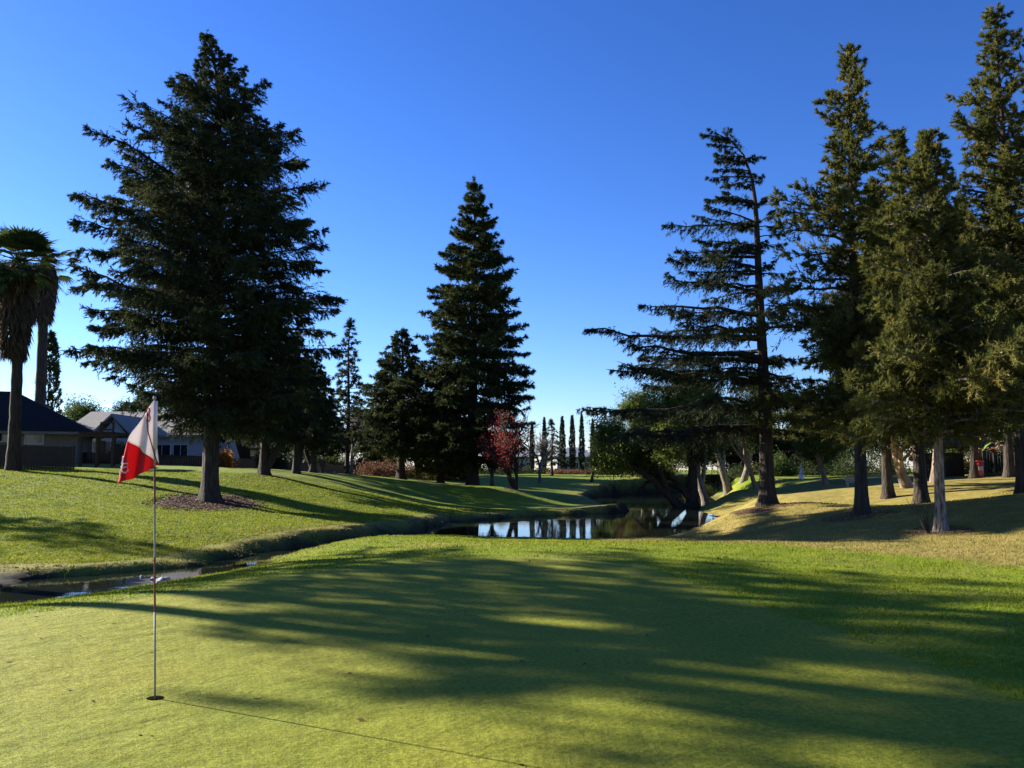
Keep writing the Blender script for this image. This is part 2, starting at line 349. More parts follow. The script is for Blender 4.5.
V = np.stack([X, Y, Z], -1).reshape(-1, 3)
M['turf'] = lawn_material()
lawn = mesh_obj('ground', V, FQ, M['turf'], smooth=True, attrs=dict(green=green.ravel(), dry=dry.ravel(), mud=mud.ravel(), mulch=mulch.ravel()))
tag(lawn, kind='structure')

# water
def water_mat():
    m = mat('pond_water', (0.012, 0.016, 0.010), 0.02, spec=0.5, bump=0.025, bscale=1.6)
    p = m.node_tree.nodes['Principled BSDF']; p.inputs['IOR'].default_value = 1.33
    return m
M['water'] = water_mat()
wx = np.arange(-42, 34, .5); wy = np.arange(8, 98, .5); WX, WY = np.meshgrid(wx, wy); wd_, ww_, _s = creek_d(WX, WY); inside = (wd_ - ww_) < 1.3
cell = inside[:-1, :-1] & inside[1:, :-1] & inside[:-1, 1:] & inside[1:, 1:]; ii = (np.arange(len(wy) - 1) * len(wx))[:, None] + np.arange(len(wx) - 1)[None]; ii = ii[cell]
wf = np.stack([ii, ii + 1, ii + len(wx) + 1, ii + len(wx)], -1); us = np.unique(wf); rm = np.full(WX.size, -1); rm[us] = np.arange(len(us))
tag(mesh_obj('creek_water', np.stack([WX.ravel()[us], WY.ravel()[us], np.full(len(us), WATER)], -1), rm[wf], M['water']), kind='structure')
th = np.linspace(0, 2 * np.pi, 48, endpoint=False)
tag(mesh_obj('pond_water', np.stack([P2[0] + P2[2] * 1.06 * np.cos(th), P2[1] + P2[3] * 1.06 * np.sin(th), np.full(48, P2Z)], -1), [list(range(48))], M['water']), kind='structure')

# ------------------------------------------------------------------ foliage
def needles(P, D, L, k, nl, nw, fwd=0.6, droop=0.0, tint=None, cup=0.0):
    """k narrow leaf triangles along each twig"""
    n = len(P); t = rng.random((n, k, 1)) ** 0.9
    base = P[:, None] + D[:, None] * (L[:, None, None] * t)
    nd = nrm(D[:, None] * fwd + rng.normal(0, 0.55, (n, k, 3)) + np.array([0, 0, -droop]))
    side = nrm(np.cross(nd, rng.normal(0, 1, (n, k, 3)))) * nw * 0.5 * rng.uniform(0.7, 1.3, (n, k, 1))
    tip = base + nd * nl * rng.uniform(0.6, 1.3, (n, k, 1))
    V = np.stack([base - side, base + side, tip + side * .25], 2).reshape(-1, 3)
    if tint is None: tint = rng.random(n)
    tt = np.clip(np.repeat(tint, k) + rng.normal(0, 0.12, n * k), 0, 1); tt = np.repeat(tt, 3)
    return V, tt

def crown_mesh(name, parts, m, parent):
    V = np.concatenate([a[0] for a in parts]); T = np.concatenate([a[1] for a in parts])
    return mesh_obj(name, V, np.arange(len(V)).reshape(-1, 3), m, parent, attrs=dict(tint=T))

def trunk_pts(H, lean=(0, 0), bend=0.0, top=(0, 0), n=16, wig=0.05):
    s = np.linspace(0, 1, n); ph = rng.uniform(0, 6.28, 2)
    x = lean[0] * s + top[0] * s ** 14 + wig * np.sin(s * 7 + ph[0]) * s; y = lean[1] * s + top[1] * s ** 5 + wig * np.sin(s * 6 + ph[1]) * s
    return np.stack([x, y, H * s], -1)

def conifer(name, label, cat, loc, H, r0, prof, nb=150, h0=0.12, rise=lambda t: 0.15, sag=0.25, tip=0.0, style='deodar', leaf='deodar', bark='bark',
            dens=9.0, sub=4, kn=8, nl=0.2, nw=0.045, tw=0.9, lean=(0, 0), top=(0, 0), group=None, jit=0.07, whorl=False, inner=0.12, rv=0.28, tz0=None, wig=0.08, tubes=5, azset=None, hole=0.0):
    """prof(t, az) -> branch reach in metres at relative height t"""
    root = empty(name, loc, label, cat, group)
    tp = trunk_pts(H, lean, top=top, wig=wig)
    s = np.linspace(0, 1, len(tp)); fl = np.exp(-s * H / 0.45)
    rad = r0 * (1 - s) ** 0.85 * 0.92 + 0.015 + r0 * 0.75 * fl
    # a short run underground and extra rings for the root flare
    q = np.array([-0.4, 0.0, 0.12, 0.3, 0.6, 1.0, 1.6]) / H; s2 = np.concatenate([q, s[s > 1.9 / H]])
    tp2 = np.stack([np.interp(s2, s, tp[:, c]) for c in range(3)], -1); tp2[0, 2] = -0.4
    rad2 = r0 * (1 - np.clip(s2, 0, 1)) ** 0.85 * 0.92 + 0.015 + r0 * 0.5 * np.exp(-np.clip(s2, 0, 1) * H / 0.3)
    T = Tubes(); T.add(tp2, rad2, 14, 0.05 + 0.2 * np.exp(-np.clip(s2, 0, 1) * H / 0.35))
    # primary branches
    if azset is None:
        t = h0 + (1 - h0) * (np.arange(nb) + rng.random(nb) * 0.7) / nb; t = np.minimum(t, 0.995)
        if whorl: t = h0 + (1 - h0) * (np.floor((t - h0) / (1 - h0) * whorl) / whorl + rng.normal(0, 0.005, nb) + 0.2 / whorl); t = np.clip(t, h0, 0.99)
        az = (np.arange(nb) * 2.39996 + rng.normal(0, 0.35, nb)) % (2 * np.pi)
    else: t, az = azset; nb = len(t)
    Lb = np.array([prof(a, b) for a, b in zip(t, az)]) * rng.uniform(1 - rv, 1 + rv * 0.35, nb)
    keep = (Lb > 0.05) & (rng.random(nb) >= hole); t, az, Lb = t[keep], az[keep], Lb[keep]; nb = len(t)
    m_ = 9; sg = np.linspace(0, 1, m_)
    o = np.stack([np.interp(t, s, tp[:, c]) for c in range(3)], -1)
    ri = np.array([rise(a) for a in t]) + rng.normal(0, jit, nb)
    azc = az[:, None] + rng.normal(0, 0.15, nb)[:, None] * sg[None] ** 2
    hr = Lb[:, None] * sg[None]
    zr = Lb[:, None] * (ri[:, None] * sg[None] - sag * sg[None] ** 2 + tip * sg[None] ** 4)
    BP = o[:, None] + np.stack([np.cos(azc) * hr, np.sin(azc) * hr, zr], -1)
    BP[:, 1:, :] += rng.normal(0, 0.02, (nb, m_ - 1, 3)) * Lb[:, None, None] * 0.5
    rb = (0.012 + 0.016 * Lb)[:, None] * (1.04 - sg[None]) ** 0.8
    rb = np.minimum(rb, (np.interp(t, s, rad) * 0.6)[:, None] + 0.005)
    T.many(BP, rb, tubes)
    # secondary twigs
    cnt = np.maximum(3, (Lb * dens).astype(int)); bi = np.repeat(np.arange(nb), cnt); n2 = len(bi)
    u = inner + (1 - inner) * rng.random(n2) ** 0.85
    x = u * (m_ - 1); i0 = np.minimum(x.astype(int), m_ - 2); f = (x - i0)[:, None]
    P = BP[bi, i0] * (1 - f) + BP[bi, i0 + 1] * f; bd = nrm(BP[bi, i0 + 1] - BP[bi, i0])
    sidev = nrm(np.cross(bd, np.array([0, 0, 1.0]))) * np.where(rng.random(n2) < 0.5, 1, -1)[:, None]
    if style == 'deodar':
        D = nrm(bd * rng.uniform(0.3, 1.0, (n2, 1)) + sidev * rng.uniform(0.2, 1.0, (n2, 1)) + np.array([0, 0, -1.0]) * rng.uniform(0.0, 0.75, (n2, 1)) + rng.normal(0, .15, (n2, 3)))
        L = tw * (0.18 + 1.05 * (1 - u) ** 0.75 * np.clip(u * 3.5, 0.3, 1)) * np.clip(Lb[bi] / 3.0, 0.3, 1.1) * rng.uniform(0.5, 1.2, n2)
    elif style == 'flat':
        D = nrm(bd * 0.6 + sidev * rng.uniform(0.3, 1.0, (n2, 1)) + np.array([0, 0, -1.0]) * rng.uniform(-0.1, 0.45, (n2, 1)) + rng.normal(0, .12, (n2, 3)))
        L = tw * (0.16 + 1.05 * (1 - u) ** 0.8 * np.clip(u * 3.5, 0.3, 1)) * np.clip(Lb[bi] / 3.0, 0.3, 1.1) * rng.uniform(0.5, 1.2, n2)
    else:  # puffy
        D = nrm(bd * 0.7 + rng.normal(0, 0.5, (n2, 3)) + np.array([0, 0, 0.1]))
        L = tw * (0.45 + 0.75 * (1 - u)) * np.clip(Lb[bi] / 2.5, 0.35, 1.1) * rng.uniform(0.4, 1.2, n2)
    if True:
        qn = np.stack([P, P + D * (L * .5)[:, None], P + D * L[:, None] + np.array([0, 0, -0.12]) * L[:, None]], 1)
        sel = rng.random(n2) < 0.5
        T.many(qn[sel], np.repeat([[0.012, 0.008, 0.004]], sel.sum(), 0), 3)
    # tertiary sprays
    ti = np.repeat(np.arange(n2), sub); n3 = len(ti); q3 = rng.random((n3, 1))
    P3 = P[ti] + D[ti] * (L[ti][:, None] * q3)
    D3 = nrm(D[ti] * 0.9 + rng.normal(0, 0.36, (n3, 3)) + np.array([0, 0, -0.25 if style == 'deodar' else 0.0]))
    L3 = np.minimum(L[ti] * 0.6, 0.6) * rng.uniform(0.5, 1.2, n3)
    tb = np.clip(rng.random(nb)[bi] * 0.5 + rng.random(n2) * 0.5, 0, 1)[ti]
    parts = [needles(P3, D3, L3, kn, nl, nw, 1.1, 0.15 if style == 'deodar' else 0.0, tb)]
    # leader
    lp = tp[-3:]; nlp = 60; tt = rng.random(nlp) ** 0.7
    PP = np.stack([np.interp(1 - tt * 0.06, s, tp[:, c]) for c in range(3)], -1)
    parts.append(needles(PP, nrm(rng.normal(0, .5, (nlp, 3)) + np.array([0, 0, 1.])), np.full(nlp, 0.22), 6, nl, nw))
    V_, F_ = T.get(); mesh_obj('trunk', V_, F_, M[bark], root, smooth=True)
    crown_mesh('crown', parts, M[leaf], root)
    return root

def leafcloud(P, k, spread, size, asp=0.6):
    n = len(P); c = P[:, None] + rng.normal(0, 1, (n, k, 3)) * spread
    a = nrm(rng.normal(0, 1, (n, k, 3))); b = nrm(np.cross(a, rng.normal(0, 1, (n, k, 3))))
    s_ = size * rng.uniform(0.6, 1.3, (n, k, 1))
    V = np.stack([c - a * s_ * .5 , c + b * s_ * asp * .5, c + a * s_ * .5], 2).reshape(-1, 3)
    t = np.clip(np.repeat(rng.random(n) * 0.7 + 0.15, k) + rng.normal(0, 0.15, n * k), 0, 1)
    return V, np.repeat(t, 3)

def grow(H, r0, levels=4, split=3, ang=0.6, ratio=0.72, lean=(0, 0), trunk=0.28, up=0.25, seed=1, stems=None):
    """recursive limbs -> list of (polyline, radii, level)"""
    R = np.random.default_rng(seed); out = []
    def rec(p, d, L, r, lv):
        n = 5; pts = [p]; q = p.copy(); dd = d.copy()
        for _ in range(n - 1):
            dd = dd + R.normal(0, 0.10, 3) + np.array([0, 0, up * 0.12]); dd /= np.linalg.norm(dd); q = q + dd * L / (n - 1); pts.append(q.copy())
        pts = np.array(pts); out.append((pts, np.linspace(r, r * 0.62, n), lv))
        if lv >= levels: return
        k_ = split + (1 if R.random() < 0.4 else 0)
        for j in range(k_):
            f = 1.0 if j == 0 else R.uniform(0.45, 1.0); b = pts[min(int(f * (n - 1)), n - 1)]
            a = R.uniform(0.5, 1.2) * ang * (0.5 if j == 0 else 1.0); ax = np.cross(dd, R.normal(0, 1, 3)); ax /= np.linalg.norm(ax)
            nd = dd * math.cos(a) + ax * math.sin(a); nd /= np.linalg.norm(nd)
            rec(b, nd, L * ratio * R.uniform(0.8, 1.2), r * (0.62 if j else 0.7), lv + 1)
    if stems is None: stems = [((0, 0, 0), (lean[0], lean[1], 1.0), 1.0)]
    for (p, d, sc) in stems:
        d = np.array(d, float); d /= np.linalg.norm(d); rec(np.array(p, float) + np.array([0, 0, -0.2]), d, H * trunk * sc + 0.2, r0 * sc, 0)
    return out

def broad(name, label, cat, loc, H, r0, leaf=None, bark='bark', levels=4, split=3, ang=0.6, ratio=0.72, lean=(0, 0), trunk=0.28, up=0.25, seed=1, k=26, spread=0.35, size=0.16,
          group=None, stems=None, flat=1.0, leaf_frac=1.0, hmin=0.0, lv0=None):
    root = empty(name, loc, label, cat, group)
    br = grow(H, r0, levels, split, ang, ratio, lean, trunk, up, seed, stems)
    T = Tubes()
    allp = np.concatenate([b[0] for b in br]); sc = H / allp[:, 2].max()
    for pts, rd, lv in br:
        pts = pts * np.array([sc * flat, sc * flat, sc])
        rr = np.array(rd)
        if lv == 0: rr = rr * (1 + 0.5 * np.exp(-np.maximum(pts[:, 2], 0) / 0.35))
        T.add(pts, np.maximum(rr, 0.006), 9 if lv == 0 else (6 if lv == 1 else (4 if lv < 4 else 3)), 0.06 if lv == 0 else 0.0)
    V_, F_ = T.get(); mesh_obj('trunk', V_, F_, M[bark], root, smooth=True)
    if leaf:
        lv0 = levels - 1 if lv0 is None else lv0
        P = np.concatenate([b[0][1:] for b in br if b[2] >= lv0]) * np.array([sc * flat, sc * flat, sc])
        P = P[P[:, 2] > hmin]
        if leaf_frac < 1: P = P[rng.random(len(P)) < leaf_frac]
        crown_mesh('crown', [leafcloud(P, k, spread, size)], M[leaf], root)
    return root

def column(name, label, cat, loc, H, R, leaf, n=900, k=10, size=0.2, group=None, shape=1.0, parent_trunk=True):
    """cypress or shrub: foliage filling an upright spindle"""
    root = empty(name, loc, label, cat, group)
    t = rng.random(n); a = rng.uniform(0, 6.28, n); rr = R * np.interp(t, [0, .12, .35, .7, .9, 1], [.45, .85, 1, .72, .36, .04]) * (0.82 + 0.18 * np.sin(a * 3 + t * 15)) * np.sqrt(rng.uniform(0.35, 1.0, n))
    P = np.stack([np.cos(a) * rr, np.sin(a) * rr, 0.04 * H + t * H * 0.96], -1)
    D = nrm(np.stack([np.cos(a), np.sin(a), np.full(n, 2.2)], -1) + rng.normal(0, .3, (n, 3)))
    T = Tubes(); T.add(np.array([[0, 0, -0.3], [0, 0, H * .3], [0, 0, H * .85]]), [max(R * .12, .04), max(R * .09, .03), .015], 7)
    V_, F_ = T.get(); mesh_obj('trunk', V_, F_, M['bark'], root, smooth=True)
    crown_mesh('crown', [needles(P, D, np.full(n, size), k, size, size * .35, .9)], M[leaf], root)
    return root

def shrub(name, label, cat, loc, rx, ry, h, leaf, n=500, k=14, size=0.12, group=None, kind=None):
    """low bushy plant: many leaf clumps in an uneven mound, plus stems"""
    root = empty(name, loc, label, cat, group)
    a = rng.uniform(0, 6.28, n); q = np.sqrt(rng.random(n)); x = np.cos(a) * q; y = np.sin(a) * q
    hh = h * np.sqrt(np.clip(1 - q ** 2 * 0.85, 0, 1)) * (0.8 + 0.2 * np.sin(x * rx * 3.1 + 1) + 0.15 * np.sin(x * rx * 7 + y * 5))
    P = np.stack([x * rx, y * ry, hh * rng.uniform(0.15, 1.0, n)], -1)
    T = Tubes(); ns = 14; e = P[rng.integers(0, n, ns)]; st = e * np.array([.02, .02, 0]) + np.array([0, 0, -.1])
    T.many(np.stack([st, (st + e) / 2, e], 1), np.repeat([[.03, .02, .01]], ns, 0), 4)
    V_, F_ = T.get(); mesh_obj('stems', V_, F_, M['twig'], root)
    crown_mesh('foliage', [leafcloud(P, k, 0.14 + 0.06 * h, size)], M[leaf], root)
    return root

def interp(tab): a = np.array(tab, float); return lambda t: float(np.interp(t, a[:, 0], a[:, 1]))
def lr_prof(left, right, depth=None):
    Lf, Rf = interp(left), interp(right)
    def f(t, az):
        c = math.cos(az); l, r = Lf(t), Rf(t); m_ = 0.5 * (l + r) if depth is None else depth * max(l, r)
        return (r * c * c + m_ * (1 - c * c)) if c > 0 else (l * c * c + m_ * (1 - c * c))
    return f

# ---- the big deodar on the left lawn
s36 = 36 / F
big = conifer('deodar_cedar', 'huge dark broad cedar standing on the left lawn in a brown mulch ring', 'tree', ground(210, 36), 20.3, 0.37,
    lr_prof([(0.10, 2.6), (0.17, 3.4), (0.23, 4.7), (0.3, 5.7), (0.42, 5.6), (0.5, 5.7), (0.58, 6.0), (0.64, 4.9), (0.70, 3.6), (0.75, 2.9), (0.79, 2.3), (0.86, 1.3), (0.93, 0.6), (1, .15)],
            [(0.10, 4.4), (0.17, 4.6), (0.28, 5.2), (0.38, 5.9), (0.46, 5.2), (0.6, 4.2), (0.7, 3.3), (0.79, 2.7), (0.86, 1.4), (0.93, 0.65), (1, .2)]),
    nb=275, h0=0.155, rise=interp([(0, 0.02), (0.3, 0.22), (0.6, 0.50), (0.8, 0.60), (1, 0.8)]), sag=0.14, dens=11, sub=6, kn=14, nl=0.135, nw=0.034, tw=1.1,
    lean=(-0.15, 0), top=(-0.6, 0), rv=0.38)
# ---- the sparse leaning deodar right of the pond
dl = [(0.10, 6.6), (0.17, 7.4), (0.22, 7.2), (0.29, 7.9), (0.34, 6.6), (0.40, 6.3), (0.47, 6.0), (0.52, 3.6), (0.58, 3.5), (0.64, 3.7), (0.68, 2.2), (0.75, 3.7), (0.80, 2.3), (0.88, 1.7), (0.93, 1.2), (1, 1.0)]
dr = [(0.10, 2.2), (0.25, 2.4), (0.4, 2.3), (0.55, 1.8), (0.7, 1.5), (0.83, 1.5), (0.88, 1.8), (0.95, 0.6), (1, .2)]
tt_ = []; aa_ = []
for t0 in np.arange(0.2, 0.985, 0.060):
    for a0 in (math.pi, math.pi + 0.45, math.pi - 0.45, 0.1, 1.4, -1.4):
        if abs(a0 - math.pi) > 1 and rng.random() < 0.25: continue
        tt_.append(t0 + rng.normal(0, 0.006)); aa_.append(a0 + rng.normal(0, 0.15))
for k_ in range(18): tt_.append(rng.uniform(.22, .97)); aa_.append(rng.uniform(0, 6.28) if k_ % 2 else rng.normal(math.pi, .9))
dbase = ground(768, 32)
conifer('deodar_cedar', 'sparse leaning cedar with long level boughs reaching left over the pond bank', 'tree', dbase, 14.3, 0.29,
    lr_prof(dl, dr, 0.42), azset=(np.array(tt_), np.array(aa_)), rise=interp([(0, 0.03), (0.3, 0.08), (0.6, 0.14), (0.8, 0.2), (1, 0.3)]), sag=0.17, tip=0.10, dens=16, sub=5, kn=9,
    nl=0.12, nw=0.026, tw=0.72, lean=(-0.1, 0), top=(-1.3, 0), jit=0.045, rv=0.38, inner=0.05, leaf='deodar_b', tubes=5)
# ---- centre redwood
conifer('redwood', 'tall conical redwood in the middle with tiered drooping branches', 'tree', ground(473, 65), 23.9, 0.48,
    lr_prof([(0.05, 3.0), (0.12, 4.2), (0.25, 4.2), (0.4, 4.3), (0.55, 3.8), (0.7, 2.6), (0.82, 1.9), (0.92, 0.9), (1, .15)],
            [(0.05, 2.5), (0.15, 4.0), (0.28, 4.6), (0.4, 4.7), (0.55, 3.5), (0.7, 2.9), (0.8, 1.9), (0.92, 0.9), (1, .15)]),
    nb=330, h0=0.085, whorl=22, rise=interp([(0, -0.05), (0.5, 0.08), (0.85, 0.3), (1, 0.6)]), sag=0.22, tip=0.16, style='flat', leaf='redwood', dens=9, sub=4, kn=8, nl=0.26, nw=0.07, tw=1.0, rv=0.28)

# ---- right-hand redwoods
def rprof(W, irr, seed, lo=0.1, a=0.25):
    r = np.random.default_rng(seed); ph = r.uniform(0, 6.28, 8); fr = r.uniform(8, 34, 4)
    def f(t, az):
        base = W * (np.interp(t, [0, lo, a, 0.4, 0.5, 0.6, 0.7, 0.8, 0.9, 1], [0.3, 0.8, 1.0, .86, 0.64, 0.5, 0.40, 0.30, 0.18, 0.04]))
        return base * (1 + irr * (math.sin(fr[0] * t + ph[0] + az) + math.sin(fr[1] * t + ph[1] - 2 * az) + math.sin(3 * az + ph[2]) * .5) / 2)
    return f
rA = conifer('redwood', 'tall slim olive redwood right of the leaning cedar', 'tree', ground(862, 26), 14.6, 0.19, rprof(3.1, 0.5, 3), nb=230, h0=0.2, rise=interp([(0, 0.0), (0.5, 0.25), (1, 0.9)]), sag=0.12,
    style='puff', leaf='olive', dens=11, sub=6, kn=12, nl=0.12, nw=0.03, tw=0.7, lean=(0.1, 0), rv=0.5, hole=0.08)
rB = conifer('redwood', 'shorter bushy redwood with pale furrowed trunk standing nearest on the right', 'tree', ground(941, 20.5), 9.6, 0.115, rprof(2.8, 0.35, 5, a=0.35), nb=270, h0=0.23, rise=interp([(0, -0.05), (0.5, 0.3), (1, 0.9)]), sag=0.14,
    style='puff', leaf='olive', bark='bark_grey', dens=13, sub=6, kn=12, nl=0.10, nw=0.024, tw=0.6, lean=(0.15, 0), rv=0.4)
rC = conifer('redwood', 'tallest redwood at the right edge of the picture', 'tree', ground(1024, 27), 15.8, 0.2, rprof(3.3, 0.5, 9), nb=260, h0=0.2, rise=interp([(0, 0.0), (0.5, 0.25), (1, 0.9)]), sag=0.12,
    style='puff', leaf='olive', dens=11, sub=6, kn=12, nl=0.12, nw=0.03, tw=0.7, lean=(0, 0), rv=0.45, hole=0.05)
def put(src, loc, label, sc=1.0, rz=0.0, group=None):
    c = copy_tree(src); c.location = tuple(loc); c.rotation_euler = (0, 0, rz); c.scale = (sc, sc, sc) if not hasattr(sc, '__len__') else sc
    c['label'] = label
    if group: c['group'] = group
    return c
put(rA, ground(922, 30.5), 'dark thick-trunked redwood between the two slim right-hand redwoods', (1.15, 1.15, 0.93), 2.1)

# trees that stand beyond the left edge of the picture and throw the long shade over the green
shadeA = conifer('cedar', 'tall high-crowned cedar beyond the left edge of the green', 'tree', (-20.2, 23.0, tz(-20.2, 23.0)), 16.5, 0.3,
    lambda t, az: 4.3 * np.interp(t, [0.25, 0.32, 0.5, 0.7, 0.85, 1], [0.5, .9, 1, .95, .6, .1]), nb=80, h0=0.38, whorl=10, jit=.03, rise=lambda t: 0.1, sag=0.2, dens=7, sub=4, kn=6, nl=0.22, nw=0.06, tw=0.9, rv=0.35, hole=0.1)
pineA = conifer('pine', 'very tall high-crowned pine far beyond the left edge', 'tree', (-23.7, 20.3, tz(-23.7, 20.3)), 20.5, 0.34,
    lambda t, az: 3.5 * np.interp(t, [0.45, 0.55, 0.7, 0.85, 1], [0.5, .9, 1, .8, .1]), nb=72, h0=0.5, whorl=9, jit=.03, rise=lambda t: 0.1, sag=0.2, dens=7, sub=4, kn=6, nl=0.22, nw=0.06, tw=0.9, rv=0.4, hole=0.1)
conifer('cedar', 'tall cedar with a high narrow crown beyond the left edge, nearer the camera', 'tree', (-22.0, 20.8, tz(-22.0, 20.8)), 18.5, 0.3,
    lambda t, az: 3.6 * np.interp(t, [0.4, 0.5, 0.6, 0.75, 0.85, 1], [0.5, .8, 1, .9, .6, .1]), nb=54, h0=0.45, rise=lambda t: 0.1, sag=0.2, dens=7, sub=4, kn=6, nl=0.22, nw=0.06, tw=0.8, rv=0.45, hole=0.15)
put(shadeA, (-35, 37, tz(-35, 37)), 'small cedar beside the left house, outside the picture', (0.6, 0.6, 0.62), 1.0)

# ------------------------------------------------------------------ flagstick and flag
M['white_paint'] = mat('white_paint', (0.30, 0.28, 0.25), 0.6, (0.23, 0.21, 0.19), 12)
M['red_paint'] = mat('red_paint', (0.20, 0.035, 0.03), 0.5, (0.13, 0.03, 0.025), 12)
def cloth(name, c):
    m = leaf_mat(name, c, tuple(x * 1.1 for x in c), None, 0.45, 0.8); return m
M['cloth_white'] = cloth('cloth_white', (0.72, 0.66, 0.66)); M['cloth_red'] = cloth('cloth_red', (0.55, 0.03, 0.035)); M['cloth_band'] = cloth('cloth_trim', (0.30, 0.02, 0.03))
M['cup'] = mat('hole_shade', (0.012, 0.012, 0.008), 1.0, spec=0.0)  # near-black colour stands in for the shade inside the hole
fb = ground(155, 6.32); FD = 6.32
fs = empty('flagstick', fb, 'thin red and white golf flagstick standing in the hole on the green', 'flagstick')
def loc(u, v, dy=0.0): p = px(u, v, FD); return (p[0] - fb[0], dy, p[2] - fb[2])
def at_v(v): return px(155, v, FD)[2] - fb[2]
zz = [-0.03, at_v(612), at_v(557), at_v(504), at_v(466), at_v(400)]
def tilt(z): f = z / zz[5]; q = loc(154.6, 400); return (q[0] * f, 0, z)
b = MB()
for a in range(5):
    b.tube([tilt(zz[a]), tilt(zz[a + 1])], 0.0068, 10, m=(0, 1, 0, 1, 0)[a], cap=(a in (0, 4)))
b.build('pole', [M['white_paint'], M['red_paint']], fs, True)
b = MB(); tx_ = tilt(zz[5])[0]; b.tube([(tx_, 0, zz[5] - .002), (tx_, 0, zz[5] + .012), (tx_, 0, zz[5] + .024), (tx_, 0, zz[5] + .03)], [0.008, 0.013, 0.011, 0.003], 10); b.build('finial', M['white_paint'], fs, True)
b = MB(); b.tube([loc(155.3, 401), loc(155.3, 449)], [0.0155, 0.0145], 12); b.build('sleeve', M['cloth_white'], fs, True)
# outline of the hanging square: hoist edge A->B, free edges; seam splits white and red
def patchgrid(name, c, m, n=14, amp=0.035, ph=0.0, parent=fs, off=0.0):
    """bilinear patch between four corners (u,v) with folds running down it"""
    V = []; 
    for i_ in range(n + 1):
        for j_ in range(n + 1):
            s_, t_ = i_ / n, j_ / n
            u = (1-s_)*(1-t_)*c[0][0] + s_*(1-t_)*c[1][0] + s_*t_*c[2][0] + (1-s_)*t_*c[3][0]
            v = (1-s_)*(1-t_)*c[0][1] + s_*(1-t_)*c[1][1] + s_*t_*c[2][1] + (1-s_)*t_*c[3][1]
            fu = (155 - u) / 38
            dy = amp * math.sin(u * 0.42 + v * 0.07 + ph) * min(1, fu * 2.2) + off - 0.05 * fu
            p = loc(u, v, dy); V.append((p[0], p[1], p[2]))
    Fc = [[i_*(n+1)+j_, (i_+1)*(n+1)+j_, (i_+1)*(n+1)+j_+1, i_*(n+1)+j_+1] for i_ in range(n) for j_ in range(n)]
    ob = mesh_obj(name, V, Fc, m, parent, True); so_ = ob.modifiers.new('thick', 'SOLIDIFY'); so_.thickness = 0.0025; return ob
flag = patchgrid('flag', [(153.8, 400.5), (143, 417), (131, 441), (158.3, 463.5)], M['cloth_white'])
red = patchgrid('red_half', [(131, 441), (118, 484.5), (137, 477), (158.3, 464.2)], M['cloth_red'], parent=flag)
def ribbon(name, pts, wd, m, parent, dy=-0.008):
    T = Tubes(); P_ = []
    for u, v in pts:
        fu = (155 - u) / 38; d = 0.035 * math.sin(u * 0.42 + v * 0.07) * min(1, max(fu, 0) * 2.2) - 0.05 * fu + dy
        P_.append(loc(u, v, d))
    T.add(np.array(P_), wd, 6); V_, F_ = T.get(); ob = mesh_obj(name, V_, F_, m, parent, True); return ob
def ell(cx, cy, rx, ry, a0=0, a1=360, n=18): return [(cx + rx * math.cos(math.radians(a)), cy + ry * math.sin(math.radians(a))) for a in np.linspace(a0, a1, n)]
ribbon('number', ell(149.4, 411.6, 1.7, 3.3, 90, 450) + ell(149.9, 418.2, 1.5, 3.4, -90, 270), 0.0042, M['cloth_red'], flag)
ribbon('trim', [(148.0, 413), (148.3, 421), (149.6, 432), (152, 444), (155, 455), (158.3, 464)], 0.0045, M['cloth_band'], flag)
ribbon('emblem', [(131.2, 463.5), (128, 463.6), (126, 467), (126.3, 471), (129, 473), (130.8, 470), (130.6, 466.5), (127.6, 467.6)], 0.0058, M['cloth_white'], red)
ribbon('emblem', [(126, 456.5), (126.6, 460.4), (125.2, 464)], 0.0055, M['cloth_white'], red)
ribbon('emblem', [(123.4, 469), (122.8, 473.5), (124.4, 476)], 0.0045, M['cloth_white'], red)
hc = MB(); th = np.linspace(0, 2*np.pi, 25)[:-1]
hc.add([(0.054*math.cos(a), 0.054*math.sin(a), 0.006) for a in th] + [(0.058*math.cos(a), 0.058*math.sin(a), 0.004) for a in th] + [(0.054*math.cos(a), 0.054*math.sin(a), -0.1) for a in th],
       [[k_, (k_+1) % 24, 24+(k_+1) % 24, 24+k_] for k_ in range(24)] + [[48+k_, 48+(k_+1) % 24, (k_+1) % 24, k_] for k_ in range(24)] + [list(range(24))])
ho = hc.build('hole_cup', M['cup']); ho.location = tuple(fb); tag(ho, 'small hole at the foot of the flagstick, its shaded inside painted as a dark disc', 'golf hole')

# ------------------------------------------------------------------ buildings on the left
M['shingle'] = mat('shingle_blue', (0.022, 0.021, 0.022), 1.0, (0.042, 0.041, 0.044), 14, 0.3, 30, (1, 1, 3), spec=0.0)
M['shingle_tan'] = mat('shingle_tan', (0.24, 0.225, 0.20), 0.9, (0.34, 0.31, 0.28), 10, 0.5, 30, (1, 1, 3))
M['stucco'] = mat('stucco', (0.17, 0.15, 0.125), 0.9, (0.21, 0.19, 0.16), 4, 0.3, 60)
M['stucco_blue'] = mat('stucco_blue', (0.36, 0.40, 0.44), 0.9, (0.42, 0.46, 0.50), 4, 0.3, 60)
M['glass'] = mat('window_glass', (0.02, 0.025, 0.03), 0.08, spec=0.6)
M['trim'] = mat('trim_white', (0.55, 0.55, 0.53), 0.7)
M['wood_dark'] = mat('wood_dark', (0.035, 0.025, 0.02), 0.85, (0.075, 0.055, 0.04), 9, 0.5, 20, (6, 6, 1))
M['wood_red'] = mat('wood_reddish', (0.16, 0.09, 0.06), 0.85, (0.24, 0.14, 0.09), 9, 0.4, 20, (6, 6, 1))
M['metal_grey'] = mat('metal_grey', (0.35, 0.36, 0.37), 0.5, metallic=0.4)
